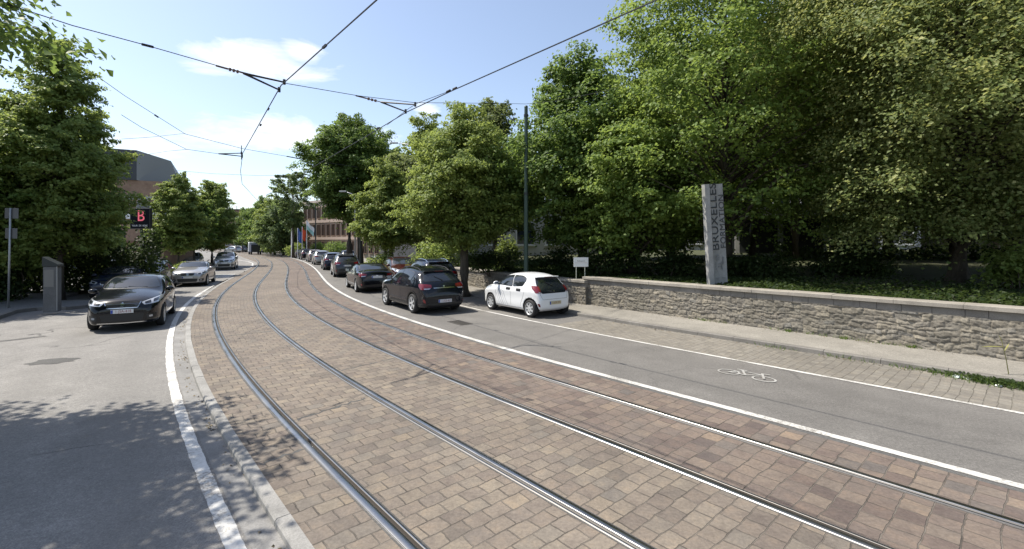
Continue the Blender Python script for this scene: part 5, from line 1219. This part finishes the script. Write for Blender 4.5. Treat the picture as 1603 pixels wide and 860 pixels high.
    for s_ in (1, -1):
        hl = MB(); P_ = rpoly([(s_ * .47 * w, .535 * h), (s_ * .72 * w, .585 * h), (s_ * .93 * w, .625 * h), (s_ * .955 * w, .575 * h), (s_ * .88 * w, .51 * h), (s_ * .55 * w, .485 * h)], .025); sk.patch(hl, P_, 'F', .006, .04); o_ = hl.build('headlight', M['lamp_clear'], root, True)
        hi = MB(); sk.patch(hi, rpoly([(s_ * .55 * w, .535 * h), (s_ * .70 * w, .565 * h), (s_ * .72 * w, .515 * h), (s_ * .58 * w, .50 * h)], .02), 'F', .009, .04); sk.patch(hi, rpoly([(s_ * .76 * w, .575 * h), (s_ * .88 * w, .60 * h), (s_ * .87 * w, .545 * h), (s_ * .77 * w, .525 * h)], .02), 'F', .009, .04); hi.build('lamp_lens', M['lamp_dark'], o_, True)
        fg = MB(); sk.patch(fg, rpoly([(s_ * .60 * w, .31 * h), (s_ * .85 * w, .33 * h), (s_ * .84 * w, .23 * h), (s_ * .64 * w, .22 * h)], .03), 'F', .004, .05); o_ = fg.build('fog_light', M['black'], root, True); fc = MB(); sk.patch(fc, rpoly([(s_ * .67 * w, .285 * h), (s_ * .76 * w, .29 * h), (s_ * .76 * w, .255 * h), (s_ * .68 * w, .25 * h)], .02), 'F', .008, .03); fc.build('fog_lens', M['lamp_clear'], o_, True)
    gr = MB()
    if 'twin_grille' in feat:
        for s_ in (1, -1): sk.patch(gr, rpoly([(s_ * .06 * w, .545 * h), (s_ * .38 * w, .555 * h), (s_ * .34 * w, .465 * h), (s_ * .06 * w, .455 * h)], .03), 'F', .005, .05)
    else: sk.patch(gr, rpoly([(-.44 * w, .545 * h), (.44 * w, .545 * h), (.36 * w, .45 * h), (-.36 * w, .45 * h)], .03), 'F', .005, .05)
    sk.patch(gr, rpoly([(-.56 * w, .33 * h), (.56 * w, .33 * h), (.50 * w, .20 * h), (-.50 * w, .20 * h)], .04), 'F', .004, .06); go = gr.build('grille', M['black'], root, True)
    ch = MB()
    if 'twin_grille' in feat:
        for s_ in (1, -1): sk.strip(ch, [(s_ * .05 * w, .45 * h), (s_ * .05 * w, .55 * h), (s_ * .39 * w, .56 * h), (s_ * .345 * w, .46 * h), (s_ * .05 * w, .45 * h)], 'F', .014, .008)
    else:
        sk.strip(ch, [(-.46 * w, .55 * h), (-.38 * w, .445 * h), (.38 * w, .445 * h), (.46 * w, .55 * h)], 'F', .02, .009)
        for k in range(3): sk.strip(ch, [(-.40 * w, (.475 + k * .022) * h), (.40 * w, (.475 + k * .022) * h)], 'F', .005, .008)
    ch.build('grille_trim', M['chrome'], go); em = MB(); sk.patch(em, rpoly([(-.055, .515 * h), (0, .545 * h), (.055, .515 * h), (.035, .465 * h), (-.035, .465 * h)], .012), 'F', .016, .03); em.build('badge', M['chrome'], go)
    lip = MB(); sk.strip(lip, [(-.62 * w, .175 * h), (0, .165 * h), (.62 * w, .175 * h)], 'F', .025, .008); lip.build('bumper_trim', M['chrome'] if 'lip' in feat else M['black'], root)
    # rear
    if tail is None: tail = [(.50, .635), (.90, .66), (.925, .60), (.90, .535), (.68, .54), (.52, .57)]
    for s_ in (1, -1):
        tl = MB(); sk.patch(tl, rpoly([(s_ * a * w, b * h) for a, b in tail], .025), 'B', .008, .04); o_ = tl.build('tail_light', M['lamp_red'], root, True)
        cx_ = [a for a, b in tail]; lo = min(b for a, b in tail); ii = MB(); sk.patch(ii, rpoly([(s_ * (min(cx_) + .12 * (max(cx_) - min(cx_))) * w, (lo + .028) * h), (s_ * (max(cx_) - .10) * w, (lo + .028) * h), (s_ * (max(cx_) - .12) * w, (lo + .005) * h), (s_ * (min(cx_) + .3 * (max(cx_) - min(cx_))) * w, (lo + .003) * h)], .01), 'B', .012, .04); ii.build('reversing_light', M['lamp_clear'], o_, True)
        rf = MB(); sk.patch(rf, rpoly([(s_ * .80 * w, .33 * h), (s_ * .86 * w, .335 * h), (s_ * .83 * w, .26 * h), (s_ * .775 * w, .255 * h)], .015), 'B', .006, .04); rf.build('reflector', M['lamp_red'], root, True)
    lo_ = MB(); sk.patch(lo_, rpoly([(-.80 * w, .245 * h), (.80 * w, .245 * h), (.72 * w, .15 * h), (-.72 * w, .15 * h)], .04), 'B', .004, .06); lo_.build('rear_skirt', pnt if 'plain_skirt' in feat else M['black'], root, True)
    if 'tail_bar' in feat: q = MB(); sk.strip(q, [(-.44 * w, .565 * h), (.44 * w, .565 * h)], 'B', .028, .010); q.build('tailgate_trim', M['chrome'], root)
    q = MB(); sk.patch(q, rpoly([(-.05, .60 * h), (0, .615 * h), (.05, .60 * h), (0, .575 * h)], .01), 'B', .014, .03); q.build('badge', M['chrome'], root)
    if kind != 'saloon':
        f = .862; p, nn = sk.hit(X(f), 0, 'T'); q = MB(); q.box((0, 0, 0), (.16, w * 1.22, .028), bev=.012); q = q.build('spoiler', pnt, root); q.location = (X(f) - .03, 0, p.z - .004); MB().box((-.083, 0, -.003), (.006, .34, .014)).build('brake_light', M['lamp_red'], q)
        q = MB(); pw, nw = sk.hit(.0, .72 * h, 'B'); p2, n2 = sk.hit(.26, .80 * h, 'B'); q.tube([pw + nw * .02, p2 + n2 * .015], .009, 5); q.tube([pw, pw + nw * .03], .02, 8); q.build('wiper', M['black'], root)
    q = MB()
    for s_ in (-.1, .45): a_, na = sk.hit(s_ * w, .765 * h, 'F'); b_, nb_ = sk.hit((s_ - .52) * w, .78 * h, 'F'); q.tube([a_ + na * .012, b_ + nb_ * .012], .008, 5)
    q.build('wiper', M['black'], root)
    def plate(ax_, z_, txt, pm_):
        p, nn = sk.hit(0, z_ * h, ax_); sg = 1 if ax_ == 'F' else -1; q = MB(); q.box((0, 0, 0), (.018, .52, .112), bev=.004); o_ = q.build('number_plate', pm_, root); o_.location = p + Vector((sg * .012, 0, 0))
        MB().box((sg * .0095, sg * -.232, 0), (.004, .05, .104)).build('country_band', M['plate_blue'], o_)
        if txt:
            R_ = Matrix.Rotation(math.radians(90 * sg), 4, 'Z') @ RX90
            lettering(txt, .105, M['plate_red'], o_, T_((sg * .0098, sg * .025, -.002)) @ R_, ext=.0008, sx=.88)
    plate('B', plate_z, plate_txt, M[plate_col]); plate('F', .385, front_txt, M['plate'])
    if rails:
        for s_ in (1, -1):
            q = MB(); pts = [sk.hit(X(f), s_ * .60 * w, 'T')[0] for f in (.44, .50, .58, .68, .76, .82)]; pts = [pts[0]] + [p + Vector((0, 0, .045)) for p in pts[1:-1]] + [pts[-1]]; q.tube(pts, .017, 6); q.build('roof_rail', M['chrome'] if rails == 'chrome' else M['black'], root)
    if clad:
        q = MB()
        for sd in 'LR': sk.patch(q, [(X(.33), .20 * h), (X(.33), .235 * h), (X(.71), .235 * h), (X(.71), .20 * h)], sd, .012)
        q.build('sill_trim', M['black'], root)
        for x_, _ in ax:
            for sd in (1, -1):
                q = MB(); V = []; F_ = []
                for i in range(19):
                    a = math.radians(-8 + i * 196 / 18)
                    for rr_, oo in ((r + .045, .004), (r + .10, .012)):
                        pa = Vector((x_ + rr_ * math.cos(a), 0, r + .01 + rr_ * math.sin(a))); hp, hn = sk.hit(pa.x, max(pa.z, .2), 'L' if sd > 0 else 'R'); V.append(Vector((pa.x, hp.y + sd * oo, pa.z)))
                for i in range(18): F_.append((2 * i, 2 * i + 1, 2 * i + 3, 2 * i + 2))
                q.add(V, F_); q.build('arch_trim', M['black'], root, True)
    if 'box' in feat:
        p, nn = sk.hit(X(.58), 0, 'T'); MB().box((X(.58), 0, p.z + .20), (1.6, .8, .30), bev=.10).build('roof_box', M['black'], root, True)
    for x_, _ in ax:
        for sd in (1, -1): make_wheel(root, (x_, sd * (w - .115), r), r, .20, sd, spokes, rimmat or M['rim'], style)
    MB().box((0, 0, .26), (L * .86, W * .5, .16)).build('underbody', M['well'], root)
    root['L'] = L; return root
def put_car(c, s, o, z, oncoming=False, dyaw=0.0, label=None, group=None, pnt=None):
    p, hd = so(s, o, z); c.location = p; c.rotation_euler = (0, 0, hd + (math.pi if oncoming else 0) + math.radians(dyaw)); tag(c, label, 'car', group)
    if pnt:
        def rec(ob):
            for ch in ob.children:
                if ch.type == 'MESH':
                    for sl in ch.material_slots:
                        if sl.material and sl.material.name.startswith('paint'): sl.link = 'OBJECT'; sl.material = pnt
                rec(ch)
        rec(c)
    for k in ('L',):
        if k in c: del c[k]
    return c
QG, BG, LG = 'cars queuing in the right lane', 'cars parked in the right bay', 'cars on the left road'
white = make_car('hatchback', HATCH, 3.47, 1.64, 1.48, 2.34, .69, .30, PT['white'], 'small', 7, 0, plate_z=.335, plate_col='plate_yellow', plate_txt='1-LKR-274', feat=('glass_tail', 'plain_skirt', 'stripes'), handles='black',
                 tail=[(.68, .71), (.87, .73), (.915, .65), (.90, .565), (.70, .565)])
cross = make_car('crossover', HATCH, 4.45, 1.87, 1.65, 2.72, .88, .35, PT['black_low'], 'hatch', 5, 1, rails='black', plate_z=.285, plate_txt='1-UGE-805', clad=True, feat=('tail_bar',))
sal = make_car('saloon', SALOON, 4.62, 1.83, 1.46, 2.78, .86, .325, PT['black'], 'saloon', 10, 0, plate_z=.555, feat=('twin_grille',), tail=[(.54, .66), (.91, .68), (.935, .62), (.90, .565), (.58, .575)])
ds = make_car('hatchback', HATCH, 4.45, 1.83, 1.56, 2.72, .90, .335, PT['black'], 'hatch', 8, 0, plate_z=.40, front_txt='1-JSA-418', feat=('lip',))
van = make_car('off_roader', HATCH, 4.5, 1.84, 1.72, 2.65, .88, .35, PT['silver'], 'hatch', 5, 1, rails='chrome', plate_z=.5)
def s_rw(px, py): g = gnd(px, py, 0); return to_so(g.x, g.y)
# nearest right-hand cars, set down on the tyre marks seen in the photograph
sr, orr = s_rw(830, 497); ro = 3.47 - .69 - 2.34
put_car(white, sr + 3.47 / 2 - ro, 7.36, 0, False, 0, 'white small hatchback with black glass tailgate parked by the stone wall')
sr, orr = s_rw(642, 491.5); ro = 4.45 - .88 - 2.72
put_car(cross, sr + 4.45 / 2 - ro + .25, 4.66, 0, False, 1.0, 'black crossover with roof rails and chrome tailgate bar, nearest car of the right-hand queue', QG)
sr, orr = s_rw(551.6, 457.4); ro = 4.62 - .86 - 2.78
put_car(sal, sr + 4.62 / 2 - ro, 4.70, 0, False, 0, 'black saloon with red tail lamps, second in the right-hand queue', QG)
queue = [(522, 434, van, 'darkgrey', 'dark grey estate with a black rear window, third in the right-hand queue'), (506, 423, cross, 'navy', 'dark navy car with red tail lamps, fourth in the right-hand queue'),
         (489.7, 414.8, cross, 'silver', 'light grey hatchback, fifth in the right-hand queue'), (473, 410.6, cross, 'rose', 'rosy grey car, sixth in the queue, with a dark car ahead of it'), (457.4, 407, cross, 'black', 'dark car directly ahead of the rosy grey one in the queue'),
         (443, 404.6, sal, 'darkgrey', 'dark car whose left flank shines pale, just behind the red car')]
for px, py, src, pn, lab in queue:
    s_, o_ = s_rw(px, py); put_car(copy_tree(src), s_ + 1.35, min(max(o_ + .9, 4.4), 5.0), 0, False, 0, lab, QG, PT[pn])
for px, py, src, pn, lab, oc in [(432, 402.6, cross, 'red', 'small red car near the far end of the queue', False), (424, 400.6, cross, 'black', 'black car ahead of the red one, farthest of the right-hand queue', False)]:
    g = gnd(px, py); c = copy_tree(src); s_, o_ = to_so(g.x, g.y); put_car(c, s_ + 1.5, 5.3, 0, oc, 0, lab, QG, PT[pn])
g = gnd(382, 394.5, 0); 
for i, (px, Y, pn, lab, yaw) in enumerate([(364, 116, 'silver', 'tiny silver car on the far road, left of the dark post', 70), (376, 122, 'darkgrey', 'tiny grey car on the far road, right behind the dark post', 60)]):
    c = copy_tree(van); put_car(c, 60, 0, 0, False, 0, lab, None, PT[pn]); c.location = gx(px, Y, .0); c.rotation_euler = (0, 0, math.radians(yaw + 90))
# parked beyond the crossover
s0_ = to_so(*gx(706, 20.6)[:2])[0]
c = put_car(copy_tree(van), s0_ + 4.6, 7.35, 0, False, 0, 'dark estate car with silver roof rails parked behind the black crossover', BG, PT['navy'])
c = put_car(copy_tree(cross), s0_ + 10.2, 7.3, 0, True, 0, 'maroon parked car facing the camera, seen over the bonnet of the black crossover', BG, PT['maroon'])
s1_ = to_so(*gnd(519, 413)[:2])[0]; put_car(copy_tree(cross), s1_, 7.4, 0, False, 0, 'dark parked car showing its roof beside the light grey hatchback', BG, PT['navy'])
# left road
g = gnd(255, 508, -.06); s_, o_ = to_so(g.x, g.y)
put_car(ds, s_ + 4.45 / 2 - .90, -4.33, -.06, True, -2, 'large black hatchback driving towards the camera on the left road', LG)
g = gnd(323, 447, -.06); s_, o_ = to_so(g.x, g.y)
put_car(copy_tree(sal), s_ + 4.62 / 2 - .86, -4.45, -.06, True, 0, 'grey-silver saloon with split black grille following the large black hatchback', LG, PT['grey'])
g = gnd(365, 422, -.06); s_, o_ = to_so(g.x, g.y)
put_car(van, s_ + 4.5 / 2 - .88, -4.75, -.06, True, 0, 'silver off-roader, farthest of the oncoming cars', LG, PT['silver'])
s_ = to_so(*gx(190, 22.8)[:2])[0]
put_car(copy_tree(sal), s_ + .4, -6.6, -.06, True, 0, 'dark parked car half hidden behind the large black hatchback', 'parked cars on the left', PT['navy'])
s_ = to_so(*gx(243, 27.5)[:2])[0]
put_car(copy_tree(cross), s_ + .6, -6.7, -.06, True, 0, 'dark parked car with black roof, between the large black hatchback and the grey saloon', 'parked cars on the left', PT['black'])
s_ = to_so(*gx(318, 47)[:2])[0]; put_car(copy_tree(cross), s_, -8.0, -.06, True, 0, 'pale car parked in shade behind the trunks of the street trees', 'parked cars on the left', PT['silver'])
# dark box truck far up the road
b = gx(399, 98); e = empty('truck', b, so(to_so(b.x, b.y)[0], 0)[1]); tag(e, 'small dark blue truck with a white cab roof at the head of the far road', 'truck')
MB().box((-.6, 0, 1.35), (3.4, 2.0, 1.6), bev=.05).build('cargo_box', mat('truck_blue', (.012, .018, .05), .5), e); MB().box((1.9, 0, 1.45), (1.4, 1.95, 1.9), bev=.15).build('cab', mat('truck_cab', (.35, .38, .42), .4), e); MB().box((1.9, 0, 2.5), (1.6, 1.9, .3), bev=.08).build('roof_fairing', M['white'], e); MB().box((2.61, 0, 1.8), (.03, 1.7, .7)).build('windscreen', M['glass_car'], e); MB().box((-2.32, 0, 1.3), (.03, 1.7, 1.3)).build('rear_door', M['dark_metal'], e)
for x_ in (1.7, -1.4):
    for sd in (1, -1): make_wheel(e, (x_, sd * .85, .42), .42, .24, sd, 6, M['rim_dark'], 0)
